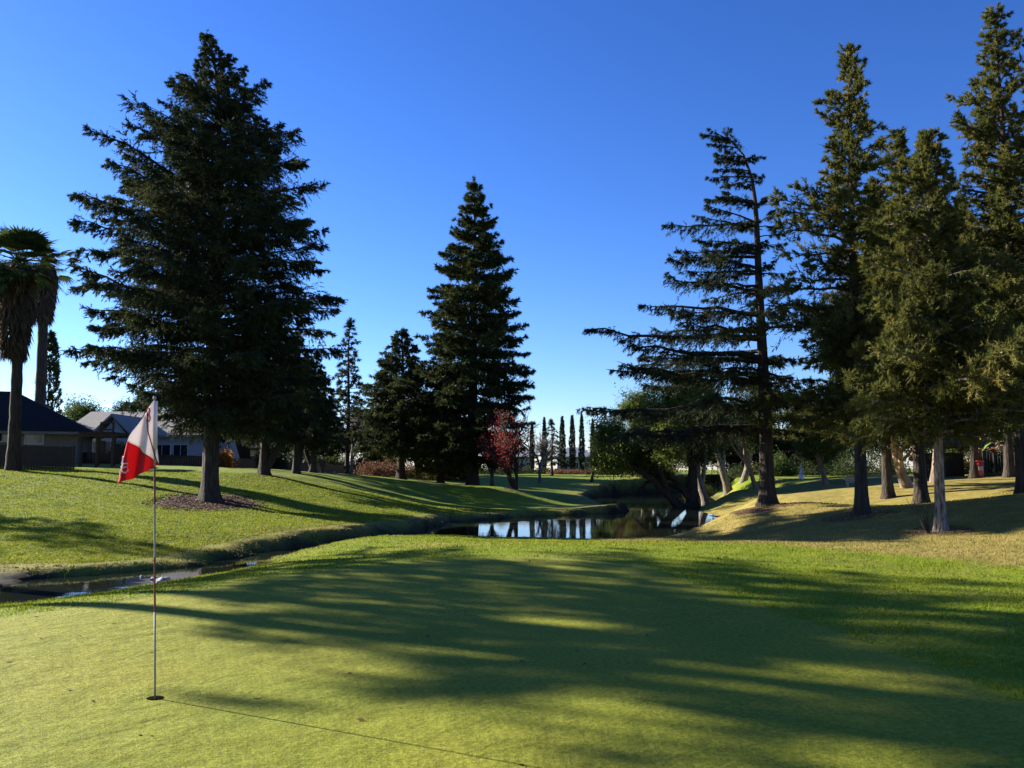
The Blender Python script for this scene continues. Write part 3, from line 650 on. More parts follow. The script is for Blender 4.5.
M['roof_red'] = mat('roof_red', (0.20, 0.06, 0.045), 0.9, (0.28, 0.09, 0.06), 8, 0.5, 20)
M['roof_grey'] = mat('roof_grey', (0.16, 0.19, 0.22), 0.9, (0.24, 0.27, 0.30), 6)
M['stone'] = mat('stone', (0.25, 0.24, 0.22), 0.9, (0.42, 0.40, 0.37), 3, 0.6, 7)

def window(parent, x, z, w_, h_, y, face=-1, grid=1, m='glass'):
    """frame > pane, set proud of a wall that faces the camera"""
    b = MB(); t = 0.07; yy0, yy1 = y - 0.05, y + 0.02
    b.box(x, x + w_, yy0, yy1, z, z + t).box(x, x + w_, yy0, yy1, z + h_ - t, z + h_).box(x, x + t, yy0, yy1, z + t, z + h_ - t).box(x + w_ - t, x + w_, yy0, yy1, z + t, z + h_ - t)
    for k_ in range(1, grid + 1):
        xx = x + w_ * k_ / (grid + 1); b.box(xx - .02, xx + .02, yy0 + .01, yy1, z + t, z + h_ - t)
    f = b.build('window', M['trim'], parent)
    MB().box(x + t, x + w_ - t, y - .02, y - .012, z + t, z + h_ - t).build('pane', M[m], f); return f

def hip_roof(x0, x1, y0, y1, z, h, o=0.6, th=0.18, inset=None):
    x0 -= o; x1 += o; y0 -= o; y1 += o; d = (y1 - y0) / 2 if inset is None else inset; ym = (y0 + y1) / 2
    b = MB(); V = [(x0, y0, z), (x1, y0, z), (x1, y1, z), (x0, y1, z), (x0 + d, ym, z + h), (x1 - d, ym, z + h)]
    V2 = [(p[0], p[1], p[2] - th) for p in V[:4]]
    return b.add(V + V2, [[0, 1, 5, 4], [1, 2, 5], [2, 3, 4, 5], [3, 0, 4], [6, 7, 1, 0], [7, 8, 2, 1], [8, 9, 3, 2], [9, 6, 0, 3], [9, 8, 7, 6]])

def gable_roof(x0, x1, y0, y1, z, h, o=0.5, th=0.18, axis='x'):
    b = MB()
    if axis == 'y':   # ridge runs away from the camera
        x0 -= o; x1 += o; y0 -= o; y1 += o; xm = (x0 + x1) / 2
        V = [(x0, y0, z), (xm, y0, z + h), (x1, y0, z), (x0, y1, z), (xm, y1, z + h), (x1, y1, z)]
        V += [(a, c, d - th) for a, c, d in V]
        return b.add(V, [[0, 1, 4, 3], [1, 2, 5, 4], [6, 9, 10, 7], [7, 10, 11, 8], [0, 6, 7, 1], [1, 7, 8, 2], [3, 4, 10, 9], [4, 5, 11, 10], [0, 3, 9, 6], [2, 8, 11, 5]])
    x0 -= o; x1 += o; y0 -= o; y1 += o; ym = (y0 + y1) / 2
    V = [(x0, y0, z), (x1, y0, z), (x1, ym, z + h), (x0, ym, z + h), (x0, y1, z), (x1, y1, z)]
    V += [(a, c, d - th) for a, c, d in V]
    return b.add(V, [[0, 1, 2, 3], [3, 2, 5, 4], [6, 9, 8, 7], [9, 10, 11, 8], [0, 6, 7, 1], [4, 5, 11, 10], [1, 7, 8, 2], [2, 8, 11, 5], [0, 3, 9, 6], [3, 4, 10, 9]])

# left house with blue-grey hipped roof
D = 54.0; p0 = px(-120, 470, D); p1 = px(76, 470, D); gz = 1.6
h1 = empty('house', (p1[0], D, gz), 'single-storey house with blue-grey hipped roof at the far left behind the palm', 'house', rz=.36)
W1 = p1[0] - p0[0]; ez = px(76, 433, D)[2] - gz
MB().box(-W1, 0, 0, 9, -0.4, ez - .02).build('wall', M['stucco'], h1)
rf = hip_roof(-W1, 0, 0, 9, ez + .16, 2.7, 0.7, inset=5.0).build('roof', M['shingle'], h1)
ch = MB().box(-2.9, -2.2, 3.6, 4.3, ez + .9, ez + 1.9); ch.build('chimney', M['stucco'], rf)
window(h1, px(31, 0, D)[0] - p1[0], px(0, 443, D)[2] - gz, 0.85, 0.62, 0, grid=1); window(h1, px(55, 0, D)[0] - p1[0], px(0, 445, D)[2] - gz, 1.1, 0.66, 0, grid=1); window(h1, px(8, 0, D)[0] - p1[0], px(0, 446, D)[2] - gz, 0.8, 0.8, 0)
MB().box(-W1 - .5, .7, -0.82, -0.70, ez - .12, ez + .04).build('gutter', M['stucco'], h1)

# second house: tan gables
D = 66.0; p0 = px(66, 470, D); p1 = px(205, 470, D); gz = 1.7
h2 = empty('house', (p0[0], D, gz), 'pale house with tan shingled gables behind the timber pergola', 'house')
W2 = p1[0] - p0[0]; ez = px(0, 437, D)[2] - gz; X_ = lambda u: px(u, 470, D)[0] - p0[0]
MB().box(0, W2, 0, 9, -0.4, ez - .02).box(X_(114), X_(141), -2.6, -0.003, -0.4, ez - .02).build('wall', M['stucco_blue'], h2)
gable_roof(0, W2, 0, 9, ez + .16, 2.1, 0.5).build('roof', M['shingle_tan'], h2)
gable_roof(X_(114), X_(141), -2.6, 4.0, ez + .17, 1.45, 0.45, axis='y').build('roof', M['shingle_tan'], h2)
b = MB(); b.add([(X_(114) + .003, -2.55, ez), (X_(141) - .003, -2.55, ez), ((X_(114) + X_(141)) / 2, -2.55, ez + 1.25)], [[0, 1, 2]]); b.build('gable_wall', M['stucco_blue'], h2)
dr_ = MB().box(X_(116), X_(120.5), -2.66, -2.58, 0, 2.05).build('door', M['wood_dark'], h2); MB().bar((X_(120) , -2.70, 1.0), (X_(120), -2.67, 1.0), .05).build('handle', M['metal_grey'], dr_)
window(h2, X_(125), 0.9, 0.9, 1.0, -2.6, grid=0); window(h2, X_(152), 0.7, 1.4, 1.2, 0, grid=1); window(h2, X_(172), 0.7, 1.2, 1.2, 0, grid=1)
b = MB(); b.tube([(X_(107), 2.2, ez + .9), (X_(107), 2.2, ez + 1.9)], 0.09, 8); b.tube([(X_(107), 2.2, ez + 1.9), (X_(107), 2.2, ez + 2.02)], 0.16, 8); b.build('vent_pipe', M['metal_grey'], h2)

def fence(name, label, u0, u1, D0, D1, vtop, m, bw=0.14, gz=None, cat='fence', group=None):
    a = ground(u0, D0); b_ = ground(u1, D1); o = a if gz is None else np.array([a[0], a[1], gz])
    r = empty(name, a, label, cat, group); L_ = math.hypot(b_[0] - a[0], b_[1] - a[1]); n = int(L_ / (bw + .01)); dx = (b_ - a) / n
    h_ = px(u0, vtop, D0)[2] - a[2]; B = MB(); ang = math.atan2(b_[1] - a[1], b_[0] - a[0]); c_, s_ = math.cos(ang), math.sin(ang)
    def bx(B, q, wd, th_, z0, z1, off=0.0):
        V = []
        for z in (z0, z1):
            for (i_, j_) in ((0, 0), (1, 0), (1, 1), (0, 1)):
                lx = i_ * wd; ly = j_ * th_ + off; V.append((q[0] + lx * c_ - ly * s_, q[1] + lx * s_ + ly * c_, q[2] + z))
        B.add(V, [[0,3,2,1],[4,5,6,7],[0,1,5,4],[1,2,6,5],[2,3,7,6],[3,0,4,7]])
    for k_ in range(n): bx(B, dx * k_, bw, .02, -0.1, h_ + random.uniform(-.015, .015))
    B.build('boards', M[m], r)
    B = MB(); npost = max(2, int(L_ / 2.4) + 1)
    for k_ in range(npost):
        B = MB(); q = (b_ - a) * k_ / (npost - 1); bx(B, q, .09, .09, -.3, h_ + .06, .025); B.build('post', M[m], r)
    return r
fence('wooden_fence', 'dark board fence in front of the left house', -60, 72, 45.5, 46.5, 443, 'wood_dark')
fence('wooden_fence', 'dark board fence between the pergola and the big cedar', 74, 218, 57, 58, 452, 'wood_dark')
fence('wooden_fence', 'far brown fence seen right of the big cedar trunk', 219, 345, 62, 74, 457, 'wood_red')

# timber pergola in front of the second house
a = ground(80, 50); pr = empty('pergola', a, 'dark timber pergola standing on the lawn edge between two houses', 'pergola')
wp = px(112, 470, 50)[0] - px(80, 470, 50)[0]; hp = px(0, 434, 50)[2] - a[2]
for ii in range(3):
    for jj in (0, 2.2): MB().box(wp * ii / 2 - .06, wp * ii / 2 + .06, jj - .06, jj + .06, -.3, hp - .16).build('post', M['wood_dark'], pr)
for jj in (0, 2.2): MB().box(-.3, wp + .3, jj - .05, jj + .05, hp - .16, hp).build('beam', M['wood_dark'], pr)
b = MB(); 
for k_ in range(9): xx = wp * k_ / 8; b.box(xx - .03, xx + .03, -.35, 2.55, hp + .003, hp + .12)
b.build('rafter', M['wood_dark'], pr)
b = MB(); z2 = px(0, 421, 50)[2] - a[2]; xa, xb = px(90.5, 470, 50)[0] - a[0], px(103, 470, 50)[0] - a[0]
b.box(xa, xa + .09, .9, 1.0, hp + .12, z2).box(xb, xb + .09, .9, 1.0, hp + .12, z2).box(xa + .09, xb, .9, 1.0, z2 - .09, z2).box(xa+.09, xb, .9, 1.0, hp+.25, hp+.33); b.build('upper_frame', M['wood_dark'], pr)
b = MB()
for k_ in range(24): xx = -.1 + (wp + .2) * k_ / 23; b.box(xx - .02, xx + .02, 1.1, 1.13, 0.35, 1.5)
b.build('lattice', M['wood_dark'], pr)

# ------------------------------------------------------------------ palms
def palm(label, loc_, H, r0, crown_r, skirt, seed, nf=75, lowfat=0.0):
    R = np.random.default_rng(seed); root = empty('fan_palm', loc_, label, 'palm')
    T = Tubes(); s = np.linspace(0, 1, 24); pts = np.stack([-0.4 * s + 0.12 * np.sin(s * 2.2), 0 * s, -0.2 + (H + .2) * s], -1)
    T.add(pts, r0 * (1.0 + 0.5 * np.exp(-s * 14)) * (1 - .25 * s) * (1 + 0.05 * np.sin(s * 90)) , 12); V_, F_ = T.get(); mesh_obj('trunk', V_, F_, M['bark'], root, True)
    top = pts[-1]
    V = []; TT = []
    def fan(o, d, size, tilt, nb=20, ti=0.5, Vl=None, Tl=None, spread=2.4, fold=0.35):
        d = d / np.linalg.norm(d); sd = np.cross(d, [0, 0, 1.0]); sd = sd / (np.linalg.norm(sd) + 1e-6); up = np.cross(sd, d)
        for q in range(nb):
            a_ = (q / (nb - 1) - .5) * spread; bd = d * math.cos(a_) + sd * math.sin(a_); L_ = size * (0.75 + .25 * math.cos(a_)) * R.uniform(.85, 1.1)
            mid = o + bd * L_ * .6 + up * .03; tip_ = mid + bd * L_ * .35 + np.array([0, 0, -L_ * .14]); wv = np.cross(bd, up) * size * .05
            Vl += [o, mid - wv, mid + wv, mid - wv, tip_, mid + wv]; Tl += [ti + R.normal(0, .1)] * 6
    P_ = Tubes()
    for k_ in range(nf):
        az = R.uniform(0, 6.28); el = math.asin(R.uniform(-0.85, 1.0)); d = np.array([math.cos(az) * math.cos(el), math.sin(az) * math.cos(el), math.sin(el)])
        Lp = crown_r * R.uniform(.45, .75); e = top + d * Lp + np.array([0, 0, -.08 * Lp]); P_.add(np.array([top, (top + e) / 2 + [0, 0, .05], e]), [.03, .02, .012], 4)
        fan(e, d + np.array([0, 0, -.08]), crown_r * .62, 0, 14, R.uniform(.1, .9), V, TT, spread=2.1)
    mesh_obj('fronds', np.array(V), np.arange(len(V)).reshape(-1, 3), M['palm'], root, attrs=dict(tint=np.clip(TT, 0, 1)))
    V_, F_ = P_.get(); mesh_obj('stalks', V_, F_, M['palm'], root, attrs=dict(tint=np.full(len(V_), .5)))
    # skirt of dead leaves
    n = 1500; t = R.random(n); zz_ = top[2] - 0.1 - t * skirt; rr = r0 + (0.75 * np.sin(np.clip(1 - t, 0, 1) * 2.2 + .35) + 0.12) * R.uniform(.3, 1, n) * crown_r * .28
    a_ = R.uniform(0, 6.28, n); P = np.stack([top[0] + np.cos(a_) * rr, np.sin(a_) * rr, zz_], -1); Dn = nrm(np.stack([np.cos(a_) * .15, np.sin(a_) * .15, -np.ones(n)], -1) + R.normal(0, .12, (n, 3)))
    nv, ntt = needles(P, Dn, np.full(n, .3), 4, .5, .08, 2.2, .6)
    mesh_obj('dead_skirt', nv, np.arange(len(nv)).reshape(-1, 3), M['thatch'], root, attrs=dict(tint=ntt)); return root
pb = ground(13, 44); pH = px(0, 262, 44)[2] - pb[2]
palm('tall fan palm with thick skirt of dead leaves in front of the left house', pb, pH, .30, 1.95, 4.6, 5)
pb = px(37, 470, 66); pb[2] = 1.7; pH = px(0, 262, 66)[2] - 1.7
palm('slimmer fan palm rising behind the left house roof', pb, pH, .42, 2.3, 4.4, 6, 26)
pb = px(-22, 470, 50); pb[2] = 1.8
palm('fan palm cut by the left edge of the picture', pb, px(0, 290, 50)[2] - 1.8, .3, 2.5, 5.0, 8)
c_ = column('ivy_column', 'ivy-clad dark tree stump column around the rear palm behind the left house', 'tree', (px(47, 420, 68)[0], 68, 1.7), px(0, 335, 68)[2] - 1.7, 1.05, 'leafd', 900, 12, .28)

# ------------------------------------------------------------------ middle distance trees
def G(u, D): return ground(u, D)
# dark group right of the big cedar
t1 = conifer('cedar', 'dark cedar with forked grey trunk just right of the big cedar', 'tree', G(264, 48), 9.6, .28, lr_prof([(.2, 2.6), (.5, 2.6), (.8, 1.4), (1, .2)], [(.2, 2.7), (.5, 2.8), (.8, 1.5), (1, .2)]), nb=110, h0=.22,
    rise=lambda t: .2, dens=7, sub=4, kn=7, nl=.25, nw=.07, tw=1.0, leaf='deodar', bark='bark', rv=.3)
T = Tubes(); T.add(np.array([(0.1, 0, .3), (.75, .1, 1.6), (1.3, .1, 3.4)]), [.24, .19, .12], 9); V_, F_ = T.get(); mesh_obj('trunk', V_, F_, M['bark'], t1, True)
put(t1, G(296, 53), 'dark cedar with leaning trunk second to the right of the big cedar', (.8, .8, .88), 1.2)
put(t1, G(313, 58), 'dark cedar third to the right of the big cedar', (.75, .75, .85), 2.7)
put(t1, G(246, 66), 'dark cedar hidden behind the big cedar trunk', (1.1, 1.1, 1.15), 4.1)
conifer('spruce', 'thin open spruce with a bare spire left of the centre conifers', 'tree', G(347, 74), 13.4, .22, lambda t, az: 3.4 * np.interp(t, [0, .3, .5, .7, 1], [.9, 1, .6, .42, .08]), nb=85, h0=.2, rise=lambda t: .12, style='flat',
    dens=6, sub=3, kn=7, nl=.3, nw=.07, tw=.8, leaf='deodar_b', rv=.4)
conifer('redwood', 'medium bushy conifer standing left of the tall centre redwood', 'tree', G(401, 68), 11.9, .35, lambda t, az: 3.9 * np.interp(t, [0, .15, .45, .7, .9, 1], [.6, .95, 1, .62, .3, .1]), nb=150, h0=.13, rise=lambda t: .35, style='deodar',
    dens=8, sub=4, kn=7, nl=.26, nw=.07, tw=.9, leaf='redwood', rv=.35)
conifer('redwood', 'low full conifer tucked against the left side of the tall centre redwood', 'tree', G(441, 70), 8.4, .25, lambda t, az: 2.6 * np.interp(t, [0, .15, .45, .7, 1], [.7, 1, .9, .6, .1]), nb=130, h0=.1, rise=lambda t: .1, style='flat',
    dens=8, sub=4, kn=7, nl=.26, nw=.08, tw=.9, leaf='olive', rv=.3)
broad('red_tree', 'small ornamental tree with deep red autumn leaves beside the centre redwood', 'tree', G(515, 60), 5.3, .17, 'leafred', 'bark', levels=5, split=3, ang=.6, trunk=.2, up=.4, seed=4, k=3, spread=.16, size=.12, leaf_frac=.3,
      stems=[((0, 0, 0), (.12, 0, 1), 1), ((-.1, 0, .2), (-.25, .1, 1), .8)])
broad('bare_tree', 'leafless grey-twigged tree between the centre redwood and red tree', 'tree', G(493, 68), 5.6, .16, None, 'twig', levels=6, split=3, ang=.6, trunk=.22, up=.35, seed=9)
broad('bare_tree', 'leafless brown tree right of the red tree', 'tree', G(540, 82), 5.6, .15, None, 'twig', levels=6, split=3, ang=.65, trunk=.22, up=.25, seed=11)
broad('bare_tree', 'leafless grey tree left of the thin conifer group', 'tree', G(352, 80), 6.5, .18, None, 'twig', levels=6, split=3, ang=.6, trunk=.22, up=.35, seed=19)
# cypress row
lab = ['short dark pencil cypress at the left end of the row', 'pencil cypress second in the far row', 'tall pencil cypress right of the small far cedar', 'slim pencil cypress fourth in the far row', 'slender pencil cypress nearest the far gazebo roof', 'last pencil cypress of the row, half behind the green tree']
cy = column('cypress', lab[0], 'tree', (0, 0, 0), 8.0, .6, 'deodar_b', 1100, 9, .22)
for k_, (u, vt, sw) in enumerate([(532, 418, .9), (544.5, 414, .95), (562.5, 413, 1.1), (572.5, 412, 1.1), (582, 411, 1.0), (593, 416, .9)]):
    p = px(u, 470, 112); p[2] = 1.2; o = cy if k_ == 0 else put(cy, p, lab[k_], rz=k_)
    o.location = tuple(p); hh = (px(0, vt + 5, 112)[2] - 1.2) / 8.0; o.scale = (sw * .7, sw * .7, hh); o['group'] = 'row of pencil cypresses beyond the far houses'
conifer('cedar', 'small open cedar standing before the far cypress row', 'tree', G(552, 98), 6.2, .15, lambda t, az: 2.4 * np.interp(t, [0, .3, .6, 1], [1, .9, .55, .05]), nb=45, h0=.2, rise=lambda t: .15, dens=5, sub=3, kn=6, nl=.3, nw=.07, tw=.7, leaf='deodar_b')
broad('small_tree', 'small dark round tree in front of the gazebo-roofed house', 'tree', G(591, 84), 5.3, .13, 'leafd', levels=4, trunk=.28, seed=13, k=22, spread=.3, size=.2, ang=.5)
broad('small_tree', 'thin brownish young tree on the far lawn by the pond inlet', 'tree', G(633, 94), 5.0, .09, 'hedge', levels=4, trunk=.32, seed=15, k=8, spread=.22, size=.16, ang=.5)

# broad green tree behind the leaning cedar, with its fallen-looking limb
M['leafwillow'] = leaf_mat('leaf_willow', (0.06, 0.09, 0.015), (0.17, 0.21, 0.04), (0.28, 0.28, 0.06), .5)
gt = broad('willow', 'broad light green tree with sprawling leaning trunk across the pond', 'tree', G(694, 57), 9.4, .42, 'leafwillow', 'bark', levels=5, split=3, ang=.62, trunk=.2, up=.3, seed=21, k=24, spread=.36, size=.2, hmin=2.9,
    stems=[((0, 0, 0), (-.1, 0, 1), 1), ((-.3, 0, .1), (-.8, .1, .8), .8)])
put(gt, G(648, 98), 'broad green tree whose crown shows above the pond left of the sprawling trunk', (1.05, 1.05, 1.0), 2.2)
broad('small_tree', 'pale-trunked young tree beside the inlet bank', 'tree', G(642, 92), 6.0, .12, 'olive', 'bark_pale', levels=4, trunk=.35, seed=23, k=14, spread=.25, size=.16)
# three grey trunks on the far right lawn
lab = ['dark-crowned tree with left leaning trunk, first of three behind the leaning cedar', 'dark-crowned tree with leaning trunk, second of three behind the leaning cedar', 'upright dark-crowned tree, third of three behind the leaning cedar']
bt = broad('oak', lab[0], 'tree', G(708, 62), 8.2, .30, 'leafd', 'bark_grey', levels=4, split=3, ang=.6, trunk=.42, up=.2, seed=31, k=34, spread=.45, size=.24, lean=(-.22, 0), group='grey-trunked trees on the far right lawn')
put(bt, G(729, 66), lab[1], (1, 1, 1.05), .4, 'grey-trunked trees on the far right lawn'); put(bt, G(742, 70), lab[2], (1, 1, 1.15), 3.3, 'grey-trunked trees on the far right lawn')
broad('birch', 'pale bare trunk leaning left behind the leaning cedar', 'tree', G(757, 56), 6.0, .14, 'leafd', 'bark_pale', levels=3, split=2, ang=.4, trunk=.6, up=.1, seed=33, k=12, spread=.3, size=.2, lean=(-.42, 0))
broad('round_tree', 'round-crowned grey-green tree on the bank of the fountain pond', 'tree', G(827, 54), 5.7, .16, 'leafg', 'bark_pale', levels=4, split=4, ang=.75, trunk=.22, up=.05, seed=35, k=30, spread=.35, size=.17, lean=(-.12, 0))
# pale forked trunks behind the right-hand redwoods
broad('sycamore', 'pale smooth forked trunk leaning left behind the right-hand redwoods', 'tree', G(909, 38), 9.5, .21, 'leafd', 'bark_pale', levels=4, split=3, ang=.55, trunk=.30, up=.3, seed=41, k=26, spread=.5, size=.24,
      stems=[((0, 0, 0), (-.25, 0, 1), 1), ((.15, 0, 1.2), (.35, .2, 1), .7)])
broad('sycamore', 'pale trunk standing close behind the nearest bushy redwood', 'tree', G(935, 40), 9.5, .2, 'leafd', 'bark_pale', levels=4, split=3, ang=.55, trunk=.35, up=.3, seed=43, k=26, spread=.5, size=.24, lean=(.1, 0))
put(rC, G(975, 46), 'redwood farther back between the two right-hand redwoods', (1.1, 1.1, .95), 2.4)
put(rA, G(1010, 42), 'redwood farther back behind the right-edge redwood', (1.2, 1.2, 1.0), 4.2)
put(rA, G(888, 36), 'slim redwood top showing between the tall slim and the bushy redwood', (1.15, 1.15, 0.93), 1.0)
put(rC, G(1075, 30), 'redwood beyond the right edge of the picture', (1.05, 1.05, 1.0), 3.0)

# ------------------------------------------------------------------ far row of trees and hedges: each tree its own
f1 = broad('far_tree', 'x', 'tree', (0, 0, 0), 10, .3, 'leafd', levels=4, split=3, ang=.6, trunk=.2, up=.2, seed=51, k=30, spread=.6, size=.38, group='dark trees beyond the far lawns')
f2 = broad('far_tree', 'x', 'tree', (0, 0, 0), 10, .3, 'leafg', levels=4, split=4, ang=.65, trunk=.18, up=.15, seed=53, k=22, spread=.6, size=.38, group='dark trees beyond the far lawns')
f3 = conifer('far_conifer', 'x', 'tree', (0, 0, 0), 12, .3, lambda t, az: 3.3 * np.interp(t, [0, .2, .6, 1], [.8, 1, .6, .05]), nb=90, h0=.08, dens=5, sub=3, kn=7, nl=.4, nw=.12, tw=1.0, leaf='redwood', rv=.35, group='dark trees beyond the far lawns')
used = {}
def farput(src, u, D, vt, wx, rz, label):
    H = {id(f1): 10, id(f2): 10, id(f3): 12}[id(src)]; p = G(u, D); h_ = (px(u, vt, D)[2] - p[2]) / H
    o = src if id(src) not in used else put(src, p, label); used[id(src)] = 1
    o.location = tuple(p); o.scale = (wx * h_, wx * h_, h_); o.rotation_euler = (0, 0, rz); o['label'] = label
far = [
 (f2, 82, 88, 398, 1.2, 'light green tree top showing above the gap between the two left houses'), (f1, 120, 92, 402, 1.0, 'dark tree behind the tan gabled house'), (f1, 165, 84, 412, 1.0, 'dark tree behind the fence left of the big cedar trunk'),
 (f3, 215, 88, 395, 1.1, 'dark conifer far behind the big cedar trunk'), (f1, 236, 92, 425, 1.0, 'low dark tree right of the big cedar trunk beyond the fence'), (f2, 262, 98, 405, 1.1, 'green tree seen between the forked trunks'),
 (f1, 285, 90, 418, 1.1, 'dark round tree far behind the second cedar trunk'), (f3, 318, 95, 380, 1.0, 'far conifer behind the third cedar trunk'), (f1, 335, 86, 425, 1.2, 'dark bushy tree below the thin open spruce'),
 (f1, 368, 84, 408, 1.1, 'dark tree left of the medium bushy conifer'), (f3, 385, 96, 360, 1.0, 'far conifer peeping left of the medium conifer'), (f1, 418, 88, 400, 1.2, 'dark tree right of the medium bushy conifer'),
 (f1, 448, 92, 410, 1.2, 'dark tree behind the low full conifer'), (f2, 470, 100, 425, 1.2, 'tree behind the centre redwood trunk'), (f1, 500, 124, 448, 1.3, 'low dark tree beyond the bare grey tree'),
 (f1, 522, 128, 450, 1.3, 'low dark tree behind the red tree'), (f1, 604, 108, 435, 1.2, 'dark tree right of the far gazebo roof'), (f2, 628, 104, 428, 1.2, 'greenish tree above the white far house'),
 (f1, 655, 96, 415, 1.2, 'dark tree behind the sprawling green tree'), (f1, 690, 92, 405, 1.2, 'dark tree behind the yellow shrub'), (f2, 722, 96, 410, 1.1, 'green tree behind the metal railing'),
 (f1, 745, 90, 412, 1.1, 'dark tree behind the pale leaning trunk'), (f1, 768, 100, 430, 1.1, 'dark tree left of the red-roofed building'), (f1, 808, 96, 418, 1.2, 'dark tree right of the red-roofed building'),
 (f2, 838, 88, 400, 1.0, 'green tree behind the round-crowned tree'), (f1, 862, 84, 395, 1.2, 'dark tree behind the tall slim redwood trunk'), (f1, 892, 80, 385, 1.2, 'dark tree left of the pale forked trunk'),
 (f1, 925, 74, 380, 1.2, 'dark tree behind the pale trunks'), (f2, 955, 72, 385, 1.0, 'green tree above the dark pavilion'), (f1, 985, 70, 370, 1.2, 'dark tree right of the dark pavilion'), (f1, 1018, 66, 365, 1.2, 'dark tree behind the banana plant'),
 (f1, 1060, 66, 365, 1.3, 'dark tree beyond the right edge'), (f1, 20, 95, 415, 1.2, 'dark tree hidden behind the left house'),
]
for k_, (src, u, D, vt, wx, lb) in enumerate(far): farput(src, u, D, vt, wx, k_ * 1.7, lb)
# hedges and shrubs
for (u, D, rx, h_, leaf, lb) in [
 (385, 76, 2.4, 1.5, 'hedge', 'reddish-brown twiggy hedge below the medium conifer'), (425, 78, 2.6, 1.7, 'hedge', 'reddish-brown hedge left of the centre redwood'), (452, 80, 2.2, 1.4, 'leafd', 'dark shrub beside the centre redwood trunk'),
 (360, 84, 2.2, 2.0, 'leafd', 'dark rounded shrub below the thin spruce'), (335, 82, 2.0, 1.7, 'leafg', 'green shrub behind the small marker post'), (223, 60, .4, .95, 'leaforange', 'orange shrub against the far fence right of the big cedar trunk'),
 (120, 62, 1.0, 1.2, 'leafd', 'low dark shrub by the gabled house'), (699, 80, 1.3, 1.5, 'leafyel', 'bright yellow shrub beyond the dark tree trunks'), (618, 104, 3.0, 1.6, 'leafd', 'dark hedge along the white far house'),
 (575, 108, 3.5, .9, 'hedge', 'brownish low shrub before the far gazebo-roofed house'), (650, 98, 3.2, 2.0, 'leafd', 'dark hedge behind the inlet'), (722, 88, 3.0, 1.8, 'leafd', 'dark hedge behind the metal railing'), (755, 82, 3.0, 1.6, 'leafd', 'dark hedge behind the pale leaning trunk'),
 (800, 84, 3.4, 2.2, 'leafd', 'dark hedge behind the fountain'), (835, 80, 3.4, 2.6, 'leafd', 'dark hedge right of the fountain'), (872, 76, 3.4, 2.6, 'leafd', 'dark hedge beyond the slim redwood trunk'), (778, 78, 1.4, 1.9, 'leafg', 'clipped green bush before the red-roofed building'),
 (990, 52, .8, 2.3, 'leaforange', 'orange-leaved shrub left of the banana plant'), (1015, 50, 1.6, 1.8, 'leafd', 'dark shrub in front of the right fence'), (960, 56, 2.0, 1.4, 'leafd', 'dark shrub beside the pavilion'), (480, 104, 4.0, 1.6, 'leafd', 'dark hedge far behind the centre redwood'),
 (525, 112, 4.5, 1.5, 'leafd', 'dark hedge in front of the long white far house'), (265, 66, 1.6, 1.5, 'leafd', 'dark shrub between the forked trunk and far fence'), (300, 74, 2.2, 2.0, 'leafd', 'dark shrub behind the second cedar trunk')]:
    shrub('shrub', lb, 'shrub', G(u, D), rx, rx * .6, h_ * (.6 if D > 100 else 1), leaf, 260, 14, .16 + D * .0012)

# ------------------------------------------------------------------ far houses
def far_house(u0, u1, D, vb, ve, vr, wallm, roofm, label, pyramid=False, wins=3):
    p0 = px(u0, 470, D); p1 = px(u1, 470, D); gz = tz(p0[0], D) - .3; r = empty('house', (p0[0], D, gz), label, 'house'); W_ = p1[0] - p0[0]; ez = px(0, ve, D)[2] - gz; rz = px(0, vr, D)[2] - gz
    dp = 7.0
    MB().box(0, W_, 0, dp, 0, ez - .02).build('wall', M[wallm], r)
    (hip_roof(0, W_, 0, dp, ez + .18, rz - ez, .7, inset=W_ / 2 - .2) if pyramid else gable_roof(0, W_, 0, dp, ez + .18, rz - ez, .6)).build('roof', M[roofm], r)
    for k_ in range(wins): window(r, W_ * (k_ + .3) / wins, ez * .35, W_ / wins * .45, ez * .42, 0)
    return r
far_house(488, 534, 118, 470, 458, 451, 'trim', 'roof_grey', 'long low white far house seen behind the red tree', wins=4)
far_house(560, 592, 116, 470, 458, 448, 'stucco_blue', 'roof_grey', 'far house with grey pyramid roof below the cypresses', True, 3)
far_house(598, 642, 120, 470, 458, 452, 'trim', 'shingle_tan', 'white far house right of the pyramid-roofed one', wins=4)
far_house(768, 806, 92, 470, 452, 438, 'wood_red', 'roof_red', 'red-roofed brown house beyond the fountain pond', wins=2)
far_house(216, 262, 78, 470, 450, 436, 'stucco', 'shingle', 'grey-roofed house glimpsed right of the big cedar trunk', wins=2)
# dark pavilion on the right
a = G(944, 50); pv = empty('pavilion', a, 'dark open timber pavilion behind the right-hand redwoods', 'pavilion'); wv_ = px(986, 470, 50)[0] - px(944, 470, 50)[0]; hv = px(0, 447, 50)[2] - a[2]
for xx in (0, wv_): 
    for yy in (0, 2.6): MB().box(xx - .09, xx + .09, yy - .09, yy + .09, -.3, hv).build('post', M['wood_dark'], pv)
hip_roof(0, wv_, 0, 2.6, hv + .18, .7, .4, inset=1.3).build('roof', M['wood_dark'], pv)
MB().box(.1, wv_ - .1, 2.5, 2.58, 0, hv - .3).build('back_panel', M['wood_dark'], pv)

